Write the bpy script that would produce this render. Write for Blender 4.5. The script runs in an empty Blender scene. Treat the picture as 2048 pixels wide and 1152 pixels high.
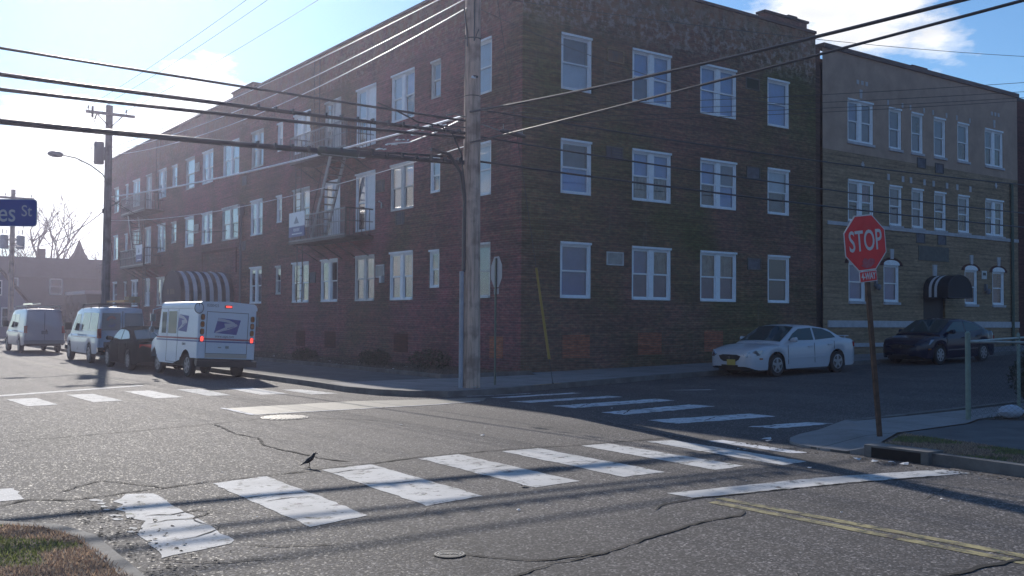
import bpy, bmesh, math, random
from mathutils import Vector, Matrix
random.seed(7)
PI = math.pi
R = math.radians
sc = bpy.context.scene
COL = sc.collection

# ---------------------------------------------------------------- camera
CAMLOC = Vector((-17.026, -23.402, 1.7))
F, PITCH, ROLL, YAW = 1990.0, 0.03196, 0.0068, 0.61986
fw = Vector((math.sin(YAW)*math.cos(PITCH), math.cos(YAW)*math.cos(PITCH), math.sin(PITCH)))
rt0 = Vector((math.cos(YAW), -math.sin(YAW), 0)); up0 = rt0.cross(fw)
rt = rt0*math.cos(ROLL) + up0*math.sin(ROLL); up = -rt0*math.sin(ROLL) + up0*math.cos(ROLL)
cd = bpy.data.cameras.new("camera"); cam = bpy.data.objects.new("camera", cd); COL.objects.link(cam)
m = Matrix((rt, up, -fw)).transposed().to_4x4(); m.translation = CAMLOC
cam.matrix_world = m
cd.sensor_width = 36.0; cd.lens = 36.0*F/2048.0; cd.clip_start = 0.1; cd.clip_end = 6000
sc.camera = cam

# ---------------------------------------------------------------- light
SUN_EL, SUN_AZ = R(26.2), R(13.5)          # azimuth measured from +Y towards +X
sd = Vector((math.sin(SUN_AZ)*math.cos(SUN_EL), math.cos(SUN_AZ)*math.cos(SUN_EL), math.sin(SUN_EL)))
sl = bpy.data.lights.new("sun", 'SUN'); sl.energy = 3.7; sl.angle = R(0.53); sl.color = (1.0, 0.93, 0.84)
so = bpy.data.objects.new("sun", sl); COL.objects.link(so); so.location = (0, 60, 60)
so.rotation_euler = sd.to_track_quat('Z', 'Y').to_euler()
sc.view_settings.view_transform = 'Standard'; sc.view_settings.look = 'None'
sc.view_settings.gamma = 1.0; sc.view_settings.exposure = 0.4
sc.view_settings.use_curve_mapping = False
w = bpy.data.worlds.new("World"); sc.world = w; w.use_nodes = True
nt = w.node_tree; nt.nodes.clear(); N = nt.nodes.new; Lk = nt.links.new
wo = N('ShaderNodeOutputWorld'); bg = N('ShaderNodeBackground'); sky = N('ShaderNodeTexSky')
sky.sky_type = 'NISHITA'; sky.sun_disc = False; sky.sun_elevation = SUN_EL; sky.sun_rotation = SUN_AZ
sky.air_density = 1.0; sky.dust_density = 0.3; sky.ozone_density = 1.6; sky.altitude = 10
tc = N('ShaderNodeTexCoord')
def vmath(op, a=None, b=None):
    n = N('ShaderNodeVectorMath'); n.operation = op
    for i, v in enumerate((a, b)):
        if v is None: continue
        if isinstance(v, (tuple, Vector)): n.inputs[i].default_value = tuple(v)
        else: Lk(v, n.inputs[i])
    return n
def fmath(op, a, b=None, c=None, clamp=False):
    n = N('ShaderNodeMath'); n.operation = op; n.use_clamp = clamp
    for i, v in enumerate((a, b, c)):
        if v is None: continue
        if isinstance(v, (int, float)): n.inputs[i].default_value = v
        else: Lk(v, n.inputs[i])
    return n.outputs[0]
def dirv(az, el):
    az, el = R(az), R(el); return Vector((math.sin(az)*math.cos(el), math.cos(az)*math.cos(el), math.sin(el)))
mp = N('ShaderNodeMapping'); Lk(tc.outputs['Generated'], mp.inputs['Vector']); mp.inputs['Scale'].default_value = (1, 1, 2.6)
no = N('ShaderNodeTexNoise'); no.inputs['Scale'].default_value = 7.0; no.inputs['Detail'].default_value = 12; no.inputs['Roughness'].default_value = 0.62
Lk(mp.outputs[0], no.inputs['Vector'])
nz = no.outputs['Fac']
# cloud banks, each a soft lobe about a compass direction, broken up by the noise
total = None
for (az, el, rad, amp) in [(55.3, 16.6, 6.5, 1.15), (58.6, 14.8, 4, .95), (52.2, 18.0, 4.5, .9), (10.5, 6.5, 8.5, 1.15), (18, 10.5, 6, 1.05), (5, 3.0, 13, .9), (28, 13.3, 4, .7), (-28, 7, 12, .9),
                       (215, 8, 20, .6), (255, 14, 26, .8), (305, 10, 24, .9), (80, 26, 9, .5), (200, 40, 16, .5)]:
    dp = vmath('DOT_PRODUCT', tc.outputs['Generated'], dirv(az, el)).outputs['Value']
    ang = fmath('ARCCOSINE', dp)
    lob = fmath('MULTIPLY', fmath('SUBTRACT', 1.0, fmath('DIVIDE', ang, R(rad)), clamp=True), amp)
    total = lob if total is None else fmath('MAXIMUM', total, lob)
cl = fmath('ADD', fmath('MULTIPLY', nz, 2.0), fmath('SUBTRACT', total, 1.42))
cl = fmath('MULTIPLY', fmath('MULTIPLY', cl, 3.2, clamp=True), fmath('MULTIPLY', total, 5.0, clamp=True))
shade = N('ShaderNodeTexNoise'); shade.inputs['Scale'].default_value = 13; shade.inputs['Detail'].default_value = 6; Lk(mp.outputs[0], shade.inputs['Vector'])
# cloud brightness rises towards the sun
sdp = vmath('DOT_PRODUCT', tc.outputs['Generated'], sd).outputs['Value']
glow = fmath('POWER', fmath('MAXIMUM', sdp, 0.0), 6.0)
cb = fmath('ADD', fmath('MULTIPLY', glow, 7.0), 8.0)
cb = fmath('MULTIPLY', cb, fmath('ADD', fmath('MULTIPLY', shade.outputs['Fac'], 0.7), 0.62))
cc = N('ShaderNodeVectorMath'); cc.operation = 'SCALE'; cc.inputs[0].default_value = (1.0, 1.02, 1.06); Lk(cb, cc.inputs['Scale'])
# grey-blue band added low in the unseen southern sky to tone window reflections
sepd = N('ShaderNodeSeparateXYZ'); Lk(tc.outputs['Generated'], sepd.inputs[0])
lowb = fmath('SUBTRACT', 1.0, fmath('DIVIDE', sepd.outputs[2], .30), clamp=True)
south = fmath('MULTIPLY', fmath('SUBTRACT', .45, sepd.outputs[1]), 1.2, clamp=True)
south_band = N('ShaderNodeMix'); south_band.data_type = 'RGBA'; Lk(fmath('MULTIPLY', fmath('MULTIPLY', lowb, south), .95), south_band.inputs[0]); tint = vmath('MULTIPLY', sky.outputs[0], (.62, .90, 1.14)); Lk(tint.outputs[0], south_band.inputs[6]); south_band.inputs[7].default_value = (1.3, 1.6, 2.5, 1)
mx = N('ShaderNodeMix'); mx.data_type = 'RGBA'; Lk(cl, mx.inputs[0]); Lk(south_band.outputs[2], mx.inputs[6]); Lk(cc.outputs[0], mx.inputs[7])
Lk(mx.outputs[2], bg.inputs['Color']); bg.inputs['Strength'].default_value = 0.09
Lk(bg.outputs[0], wo.inputs['Surface'])

# ---------------------------------------------------------------- materials
MATS = {}
def mat(name, col, rough=0.7, metal=0.0, var=0.0, scale=3.0, bump=0.0, bscale=40.0, col2=None, emit=None, estr=1.0, spec=None, coat=0.0, detail=6, dist=0.01):
    if name in MATS: return MATS[name]
    M = bpy.data.materials.new(name); M.use_nodes = True; t = M.node_tree
    b = t.nodes['Principled BSDF']
    b.inputs['Roughness'].default_value = rough; b.inputs['Metallic'].default_value = metal
    if spec is not None: b.inputs['Specular IOR Level'].default_value = spec
    if coat: b.inputs['Coat Weight'].default_value = coat; b.inputs['Coat Roughness'].default_value = 0.04
    co = t.nodes.new('ShaderNodeTexCoord')
    if var > 0 or col2:
        n = t.nodes.new('ShaderNodeTexNoise'); n.inputs['Scale'].default_value = scale; n.inputs['Detail'].default_value = detail; n.inputs['Roughness'].default_value = .65
        t.links.new(co.outputs['Object'], n.inputs['Vector'])
        r = t.nodes.new('ShaderNodeValToRGB'); t.links.new(n.outputs['Fac'], r.inputs[0])
        c2 = col2 if col2 else tuple(max(0, c*(1-var)) for c in col)
        c1 = col if col2 else tuple(min(1, c*(1+var)) for c in col)
        r.color_ramp.elements[0].position = .35; r.color_ramp.elements[1].position = .65
        r.color_ramp.elements[0].color = (*c2, 1); r.color_ramp.elements[1].color = (*c1, 1)
        t.links.new(r.outputs[0], b.inputs['Base Color'])
    else: b.inputs['Base Color'].default_value = (*col, 1)
    if bump > 0:
        n = t.nodes.new('ShaderNodeTexNoise'); n.inputs['Scale'].default_value = bscale; n.inputs['Detail'].default_value = 4
        t.links.new(co.outputs['Object'], n.inputs['Vector'])
        bp = t.nodes.new('ShaderNodeBump'); bp.inputs['Strength'].default_value = bump; bp.inputs['Distance'].default_value = dist
        t.links.new(n.outputs['Fac'], bp.inputs['Height']); t.links.new(bp.outputs[0], b.inputs['Normal'])
    if emit: b.inputs['Emission Color'].default_value = (*emit, 1); b.inputs['Emission Strength'].default_value = estr
    MATS[name] = M; return M

def nodes_mat(name):
    M = bpy.data.materials.new(name); M.use_nodes = True; t = M.node_tree; MATS[name] = M
    return M, t, t.nodes['Principled BSDF']

def tn(t, ty, **kw):
    n = t.nodes.new(ty)
    for k, v in kw.items():
        if k in n.inputs.keys(): n.inputs[k].default_value = v
        else: setattr(n, k, v)
    return n
def ramp(t, src, stops):
    r = t.nodes.new('ShaderNodeValToRGB'); t.links.new(src, r.inputs[0]); cr = r.color_ramp
    while len(cr.elements) < len(stops): cr.elements.new(.5)
    for e, (p, c) in zip(cr.elements, stops):
        e.position = p; e.color = (*c, 1) if len(c) == 3 else c
    return r.outputs[0]
def mixc(t, fac, a, b, mode='MIX'):
    x = t.nodes.new('ShaderNodeMix'); x.data_type = 'RGBA'; x.blend_type = mode
    for s, v in ((0, fac), (6, a), (7, b)):
        if isinstance(v, (int, float)): x.inputs[s].default_value = v
        elif isinstance(v, tuple): x.inputs[s].default_value = (*v, 1)
        else: t.links.new(v, x.inputs[s])
    return x.outputs[2]
def mathn(t, op, a, b=0.0, clamp=False):
    n = t.nodes.new('ShaderNodeMath'); n.operation = op; n.use_clamp = clamp
    for i, v in enumerate((a, b)):
        if isinstance(v, (int, float)): n.inputs[i].default_value = v
        else: t.links.new(v, n.inputs[i])
    return n.outputs[0]

def conc():
    M, t, b = nodes_mat('concrete_paving')
    co = tn(t, 'ShaderNodeTexCoord'); br = tn(t, 'ShaderNodeTexBrick'); t.links.new(co.outputs['Object'], br.inputs['Vector']); br.offset = 0
    br.inputs['Scale'].default_value = 1; br.inputs['Brick Width'].default_value = 1.5; br.inputs['Row Height'].default_value = 1.5; br.inputs['Mortar Size'].default_value = .012
    br.inputs['Color1'].default_value = (.25, .242, .242, 1); br.inputs['Color2'].default_value = (.215, .21, .212, 1); br.inputs['Mortar'].default_value = (.09, .085, .08, 1)
    n = tn(t, 'ShaderNodeTexNoise', Scale=1.3, Detail=10.0, Roughness=.7); t.links.new(co.outputs['Object'], n.inputs['Vector'])
    c = mixc(t, 1.0, br.outputs['Color'], ramp(t, n.outputs['Fac'], [(.3, (.72, .70, .68)), (.5, (1, 1, 1)), (.7, (1.15, 1.15, 1.15))]), 'MULTIPLY')
    n2 = tn(t, 'ShaderNodeTexNoise', Scale=60.0, Detail=3.0); t.links.new(co.outputs['Object'], n2.inputs['Vector'])
    c = mixc(t, .5, c, ramp(t, n2.outputs['Fac'], [(.3, (.7, .7, .7)), (.7, (1.25, 1.25, 1.25))]), 'MULTIPLY')
    t.links.new(c, b.inputs['Base Color']); b.inputs['Roughness'].default_value = .88
    bp = tn(t, 'ShaderNodeBump', Strength=.3, Distance=.004); t.links.new(n2.outputs['Fac'], bp.inputs['Height']); t.links.new(bp.outputs[0], b.inputs['Normal'])
    return M
CONC = conc()
def brick_mat(name, c1, c2, mortar, tone, stain=None, upper=None, mott=.7, olive=None):
    """brick courses on axis-aligned walls; tone = list of large-scale tints; upper = (z, colour, strength) weathered band"""
    M, t, b = nodes_mat(name)
    co = tn(t, 'ShaderNodeTexCoord'); sp = tn(t, 'ShaderNodeSeparateXYZ'); t.links.new(co.outputs['Object'], sp.inputs[0])
    s = mathn(t, 'ADD', sp.outputs[0], sp.outputs[1]); cb = tn(t, 'ShaderNodeCombineXYZ')
    t.links.new(s, cb.inputs[0]); t.links.new(sp.outputs[2], cb.inputs[1])
    br = tn(t, 'ShaderNodeTexBrick'); t.links.new(cb.outputs[0], br.inputs['Vector'])
    br.inputs['Scale'].default_value = 1.0; br.inputs['Brick Width'].default_value = .21; br.inputs['Row Height'].default_value = .075
    br.inputs['Mortar Size'].default_value = .006; br.inputs['Color1'].default_value = (*c1, 1); br.inputs['Color2'].default_value = (*c2, 1)
    br.inputs['Mortar'].default_value = (*mortar, 1); br.inputs['Bias'].default_value = -.1
    n1 = tn(t, 'ShaderNodeTexNoise', Scale=.55, Detail=8.0, Roughness=.7); t.links.new(cb.outputs[0], n1.inputs['Vector'])
    cr = ramp(t, n1.outputs['Fac'], [(.30, tone[0]), (.5, tone[1]), (.70, tone[2])])
    c = mixc(t, 1.0, br.outputs['Color'], cr, 'MULTIPLY')
    # courses differ a little
    mpc = tn(t, 'ShaderNodeMapping'); mpc.inputs['Scale'].default_value = (.35, 9.0, 1); t.links.new(cb.outputs[0], mpc.inputs['Vector'])
    n2 = tn(t, 'ShaderNodeTexNoise', Scale=1.0, Detail=5.0, Roughness=.7); t.links.new(mpc.outputs[0], n2.inputs['Vector'])
    c = mixc(t, .85, c, ramp(t, n2.outputs['Fac'], [(.3, (.50, .50, .53)), (.7, (1.55, 1.5, 1.45))]), 'MULTIPLY')
    # fine brick-size mottle
    mpf = tn(t, 'ShaderNodeMapping'); mpf.inputs['Scale'].default_value = (5, 13, 1); t.links.new(cb.outputs[0], mpf.inputs['Vector'])
    n3 = tn(t, 'ShaderNodeTexNoise', Scale=1.0, Detail=3.0); t.links.new(mpf.outputs[0], n3.inputs['Vector'])
    c = mixc(t, mott, c, ramp(t, n3.outputs['Fac'], [(.3, (.5, .5, .55)), (.72, (1.7, 1.6, 1.55))]), 'MULTIPLY')
    if olive:
        no_ = tn(t, 'ShaderNodeTexNoise', Scale=.16, Detail=6.0, Roughness=.6); t.links.new(cb.outputs[0], no_.inputs['Vector'])
        c = mixc(t, mathn(t, 'MULTIPLY', ramp(t, no_.outputs['Fac'], [(.42, (0, 0, 0)), (.60, (1, 1, 1))]), olive[1]), c, mixc(t, 1.0, c, olive[0], 'MULTIPLY'))
    # white lime runs: vertical streaks
    mps = tn(t, 'ShaderNodeMapping'); mps.inputs['Scale'].default_value = (2.6, .33, 1); t.links.new(cb.outputs[0], mps.inputs['Vector'])
    n4 = tn(t, 'ShaderNodeTexNoise', Scale=1.0, Detail=9.0, Roughness=.75); t.links.new(mps.outputs[0], n4.inputs['Vector'])
    if stain:
        f = ramp(t, n4.outputs['Fac'], [(.60, (0, 0, 0)), (.72, (1, 1, 1))])
        c = mixc(t, mathn(t, 'MULTIPLY', f, stain[1]), c, stain[0])
    if upper:
        for (za, zb, colr, amt, lo, hi, sc_) in upper:
            g1 = tn(t, 'ShaderNodeMapRange'); t.links.new(sp.outputs[2], g1.inputs[0]); g1.inputs[1].default_value = za; g1.inputs[2].default_value = za+.5
            g2 = tn(t, 'ShaderNodeMapRange'); t.links.new(sp.outputs[2], g2.inputs[0]); g2.inputs[1].default_value = zb; g2.inputs[2].default_value = zb+.35; g2.inputs[3].default_value = 1; g2.inputs[4].default_value = 0
            nn = tn(t, 'ShaderNodeTexNoise', Scale=sc_, Detail=8.0, Roughness=.7); t.links.new(cb.outputs[0], nn.inputs['Vector'])
            f = ramp(t, nn.outputs['Fac'], [(lo, (0, 0, 0)), (hi, (1, 1, 1))])
            f = mathn(t, 'MULTIPLY', mathn(t, 'MULTIPLY', f, amt), mathn(t, 'MULTIPLY', g1.outputs[0], g2.outputs[0]))
            c = mixc(t, f, c, colr)
    t.links.new(c, b.inputs['Base Color']); b.inputs['Roughness'].default_value = .88; b.inputs['Specular IOR Level'].default_value = .25
    bp = tn(t, 'ShaderNodeBump', Strength=.5, Distance=.012); t.links.new(br.outputs['Fac'], bp.inputs['Height']); bp.invert = True
    t.links.new(bp.outputs[0], b.inputs['Normal'])
    return M

BR_RED = brick_mat('red_brick', (.225, .09, .10), (.14, .075, .088), (.20, .165, .17), [(.50, .66, .52), (.92, .86, .90), (1.35, 1.02, 1.12)],
    stain=((.28, .26, .27), .35), olive=((.72, 1.05, .72), .95), upper=[(10.7, 12.3, (.22, .11, .07), .75, .42, .60, 1.6), (10.4, 12.0, (.32, .28, .25), .55, .50, .64, 5.5), (11.2, 12.4, (.20, .17, .13), .7, .46, .58, 3.5)])
BR_SIDE = brick_mat('red_olive_brick', (.195, .108, .088), (.125, .092, .076), (.18, .155, .14), [(.60, .72, .58), (.95, .92, .86), (1.25, 1.05, 1.05)],
    stain=((.30, .28, .28), .35), olive=((.66, 1.02, .62), 1.0), upper=[(10.7, 12.3, (.30, .15, .09), .8, .42, .60, 1.6), (10.4, 12.0, (.42, .36, .32), .8, .48, .60, 4.5), (11.2, 12.4, (.26, .21, .16), .7, .46, .58, 3.5)])
BR_TAN = brick_mat('tan_brick', (.33, .25, .175), (.26, .20, .14), (.25, .20, .145), [(.75, .80, .70), (.95, .95, .9), (1.15, 1.1, 1.05)], mott=.35)
BR_DARK = brick_mat('dark_red_brick', (.10, .035, .03), (.07, .028, .025), (.08, .06, .05), [(.6, .6, .6), (1, 1, 1), (1.2, 1.1, 1.1)])
BR_ORANGE = brick_mat('orange_brick', (.36, .13, .075), (.27, .11, .07), (.17, .13, .11), [(.8, .8, .8), (1, 1, 1), (1.2, 1.1, 1.1)])
STUCCO = mat('stucco_render', (.40, .29, .225), .9, var=.13, scale=1.5, bump=.2, bscale=20)
STONE = mat('white_stone', (.47, .47, .50), .8, var=.12, scale=4)
COPING = mat('dark_coping', (.05, .042, .045), .7, var=.2)
WHITE = mat('white_window_paint', (.80, .85, .90), .5, var=.06, scale=5)
WHITE_OLD = mat('aged_white_paint', (.58, .60, .60), .6, var=.12, scale=6)
KERB = mat('kerb_stone', (.135, .13, .125), .85, var=.3, scale=2.5, bump=.4, bscale=30)
KERB_RUST = mat('kerb_stained', (.30, .20, .12), .85, var=.3, scale=4)
ASPHWALK = mat('asphalt_walk', (.085, .088, .092), .9, var=.25, scale=2, bump=.4, bscale=70, dist=.006)
SOIL = mat('bare_soil', (.11, .08, .06), .95, var=.5, scale=5, bump=.8, bscale=18, dist=.04)
EARTH = mat('ground_earth', (.09, .085, .07), .95, var=.3, scale=.3)
METAL_D = mat('dark_painted_iron', (.035, .035, .042), .55, var=.3, scale=8)
METAL_LIT = mat('skylit_iron', (.22, .23, .25), .45, var=.2, scale=8)  # paler copy of the iron: skylight on railing and stringers put into colour
GALV = mat('galvanised_steel', (.30, .33, .32), .45, metal=.5, var=.2, scale=10)
GREENM = mat('green_painted_steel', (.05, .09, .07), .5, var=.3, scale=8)
BLACK = mat('black_rubber', (.018, .018, .02), .75)
CABLE = mat('black_cable_sheath', (.035, .038, .048), .4, spec=.5)
WIRE = mat('bare_aluminium_wire', (.75, .75, .78), .38, metal=.9)
WIRED = mat('weathered_wire', (.05, .055, .06), .5)
GREYPLASTIC = mat('grey_conduit', (.30, .33, .38), .5, var=.15, scale=6)

def wood_mat(name, c1, c2):
    M, t, b = nodes_mat(name)
    co = tn(t, 'ShaderNodeTexCoord'); mp_ = tn(t, 'ShaderNodeMapping'); mp_.inputs['Scale'].default_value = (14, 14, .9)
    t.links.new(co.outputs['Object'], mp_.inputs['Vector'])
    n = tn(t, 'ShaderNodeTexNoise', Scale=1.0, Detail=9.0, Roughness=.7); t.links.new(mp_.outputs[0], n.inputs['Vector'])
    c = ramp(t, n.outputs['Fac'], [(.32, c2), (.5, c1), (.7, tuple(min(1, x*1.35) for x in c1))])
    n2 = tn(t, 'ShaderNodeTexNoise', Scale=2.2, Detail=5.0); t.links.new(co.outputs['Object'], n2.inputs['Vector'])
    c = mixc(t, .8, c, ramp(t, n2.outputs['Fac'], [(.36, (.45, .42, .42)), (.5, (1, 1, 1)), (.7, (1.1, 1.05, 1.0))]), 'MULTIPLY')
    t.links.new(c, b.inputs['Base Color']); b.inputs['Roughness'].default_value = .85
    bp = tn(t, 'ShaderNodeBump', Strength=.6, Distance=.01); t.links.new(n.outputs['Fac'], bp.inputs['Height']); t.links.new(bp.outputs[0], b.inputs['Normal'])
    return M
POLEWOOD = wood_mat('weathered_pole_wood', (.56, .40, .32), (.24, .165, .13))
POLEDARK = wood_mat('dark_pole_wood', (.20, .18, .185), (.10, .085, .09))
BARK = wood_mat('bare_bark', (.11, .08, .07), (.05, .04, .035))

def asphalt():
    M, t, b = nodes_mat('road_asphalt')
    co = tn(t, 'ShaderNodeTexCoord')
    v = tn(t, 'ShaderNodeTexVoronoi', Scale=62.0); t.links.new(co.outputs['Object'], v.inputs['Vector'])
    sep = tn(t, 'ShaderNodeSeparateColor'); t.links.new(v.outputs['Color'], sep.inputs[0])
    c = ramp(t, sep.outputs[0], [(.0, (.026, .024, .0245)), (.55, (.057, .0525, .0525)), (.84, (.104, .097, .094)), (.97, (.25, .235, .23))])
    n = tn(t, 'ShaderNodeTexNoise', Scale=.42, Detail=7.0, Roughness=.62); t.links.new(co.outputs['Object'], n.inputs['Vector'])
    c = mixc(t, 1.0, c, ramp(t, n.outputs['Fac'], [(.30, (.70, .69, .71)), (.5, (1.0, .98, .99)), (.70, (1.25, 1.22, 1.2))]), 'MULTIPLY')
    n5 = tn(t, 'ShaderNodeTexNoise', Scale=9.0, Detail=4.0, Roughness=.6); t.links.new(co.outputs['Object'], n5.inputs['Vector'])
    c = mixc(t, 1.0, c, ramp(t, n5.outputs['Fac'], [(.3, (.84, .84, .84)), (.7, (1.12, 1.12, 1.12))]), 'MULTIPLY')
    v3 = tn(t, 'ShaderNodeTexVoronoi', Scale=38.0); t.links.new(co.outputs['Object'], v3.inputs['Vector'])
    s3 = tn(t, 'ShaderNodeSeparateColor'); t.links.new(v3.outputs['Color'], s3.inputs[0])
    c = mixc(t, 1.0, c, ramp(t, s3.outputs[0], [(.0, (.82, .82, .82)), (.75, (1.0, 1.0, 1.0)), (.97, (1.4, 1.38, 1.35))]), 'MULTIPLY')
    n7 = tn(t, 'ShaderNodeTexNoise', Scale=1.7, Detail=9.0, Roughness=.7); t.links.new(co.outputs['Object'], n7.inputs['Vector'])
    c = mixc(t, 1.0, c, ramp(t, n7.outputs['Fac'], [(.34, (.66, .66, .68)), (.42, (1, 1, 1)), (.62, (1, 1, 1)), (.72, (1.18, 1.16, 1.14))]), 'MULTIPLY')
    mw = tn(t, 'ShaderNodeMapping'); mw.inputs['Scale'].default_value = (1.0, .05, 1); t.links.new(co.outputs['Object'], mw.inputs['Vector'])
    n8 = tn(t, 'ShaderNodeTexNoise', Scale=1.1, Detail=3.0); t.links.new(mw.outputs[0], n8.inputs['Vector'])
    c = mixc(t, .8, c, ramp(t, n8.outputs['Fac'], [(.36, (.80, .79, .80)), (.62, (1.12, 1.11, 1.1))]), 'MULTIPLY')
    t.links.new(c, b.inputs['Base Color'])
    rr = ramp(t, sep.outputs[1], [(.0, (.9, .9, .9)), (.85, (.85, .85, .85)), (1.0, (.62, .62, .62))])
    t.links.new(rr, b.inputs['Roughness']); b.inputs['Specular IOR Level'].default_value = .5
    n2 = tn(t, 'ShaderNodeTexNoise', Scale=75.0, Detail=3.0); t.links.new(co.outputs['Object'], n2.inputs['Vector'])
    h = mathn(t, 'ADD', mathn(t, 'MULTIPLY', v.outputs['Distance'], -.6), n2.outputs['Fac'])
    bp = tn(t, 'ShaderNodeBump', Strength=.4, Distance=.007); t.links.new(h, bp.inputs['Height']); t.links.new(bp.outputs[0], b.inputs['Normal'])
    return M
ASPHALT = asphalt()
def paint_mat(name, col, worn, lo, hi, rough=.8):
    M, t, b = nodes_mat(name)
    co = tn(t, 'ShaderNodeTexCoord')
    n = tn(t, 'ShaderNodeTexNoise', Scale=5.0, Detail=12.0, Roughness=.78); t.links.new(co.outputs['Object'], n.inputs['Vector'])
    f = ramp(t, n.outputs['Fac'], [(lo, (1, 1, 1)), (hi, (0, 0, 0))])
    n2 = tn(t, 'ShaderNodeTexNoise', Scale=1.6, Detail=8.0); t.links.new(co.outputs['Object'], n2.inputs['Vector'])
    pc = ramp(t, n2.outputs['Fac'], [(.3, tuple(c*.68 for c in col)), (.5, tuple(c*.92 for c in col)), (.7, col)])
    v = tn(t, 'ShaderNodeTexVoronoi', Scale=62.0); t.links.new(co.outputs['Object'], v.inputs['Vector'])
    ag = mixc(t, .5, v.outputs['Color'], (.5, .5, .5)); ac = mixc(t, 1.0, worn, ag, 'MULTIPLY')
    c = mixc(t, f, pc, ac)
    t.links.new(c, b.inputs['Base Color']); b.inputs['Roughness'].default_value = rough; b.inputs['Specular IOR Level'].default_value = .4
    bp = tn(t, 'ShaderNodeBump', Strength=.3, Distance=.004); t.links.new(v.outputs['Distance'], bp.inputs['Height']); t.links.new(bp.outputs[0], b.inputs['Normal'])
    return M
PAINT = paint_mat('road_paint_white', (.58, .57, .555), (.19, .19, .185), .39, .47)
PAINT_WORN = paint_mat('road_paint_worn', (.66, .66, .68), (.11, .11, .115), .40, .47)
PAINT_YEL = paint_mat('road_paint_yellow', (.38, .325, .16), (.12, .11, .09), .42, .56, .7)
PAINT_OLD = paint_mat('road_paint_faded', (.22, .205, .16), (.12, .115, .105), .46, .60, .8)
PATCH = mat('pale_road_patch', (.185, .175, .15), .7, var=.1, scale=6, bump=.4, bscale=80, dist=.004)
CRACK = mat('crack_dark', (.012, .011, .011), .95)

def glass_mat(name, tint, refl):
    M = bpy.data.materials.new(name); M.use_nodes = True; t = M.node_tree; t.nodes.clear(); MATS[name] = M
    o = t.nodes.new('ShaderNodeOutputMaterial'); g = t.nodes.new('ShaderNodeBsdfGlossy'); g.inputs['Roughness'].default_value = .02
    tr = t.nodes.new('ShaderNodeBsdfTransparent'); tr.inputs[0].default_value = (*tint, 1)
    lw = t.nodes.new('ShaderNodeFresnel'); lw.inputs[0].default_value = 1.5
    a = mathn(t, 'ADD', mathn(t, 'MULTIPLY', lw.outputs[0], 1.9), refl, True)
    mxs = t.nodes.new('ShaderNodeMixShader'); t.links.new(a, mxs.inputs[0]); t.links.new(tr.outputs[0], mxs.inputs[1]); t.links.new(g.outputs[0], mxs.inputs[2])
    t.links.new(mxs.outputs[0], o.inputs['Surface'])
    # slight waviness of old panes
    co = t.nodes.new('ShaderNodeTexCoord'); n = t.nodes.new('ShaderNodeTexNoise'); n.inputs['Scale'].default_value = 1.3
    t.links.new(co.outputs['Object'], n.inputs['Vector']); bp = t.nodes.new('ShaderNodeBump'); bp.inputs['Strength'].default_value = .12; bp.inputs['Distance'].default_value = .03
    t.links.new(n.outputs['Fac'], bp.inputs['Height']); t.links.new(bp.outputs[0], g.inputs['Normal'])
    return M
GLASS = glass_mat('window_glass', (.88, .93, .96), .06)
CARGLASS = glass_mat('car_glass', (.28, .33, .33), .06)
BL = [mat('blind_blue_grey', (.17, .25, .48), .8, var=.10, scale=2), mat('blind_pale', (.17, .215, .33), .8, var=.1, scale=2), mat('curtain_cream', (.30, .28, .27), .85, var=.3, scale=4),
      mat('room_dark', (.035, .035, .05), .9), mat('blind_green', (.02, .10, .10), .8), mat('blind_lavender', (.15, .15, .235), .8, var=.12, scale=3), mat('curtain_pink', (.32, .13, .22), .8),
      mat('blind_mid', (.10, .11, .16), .85, var=.2, scale=3), mat('blind_bright', (.62, .70, .80), .8, var=.08, scale=2), mat('blind_sky_reflection', (.28, .45, .80), .8, var=.1, scale=2)]  # last entry: blue of the reflected sky put into the blind's colour

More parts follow.
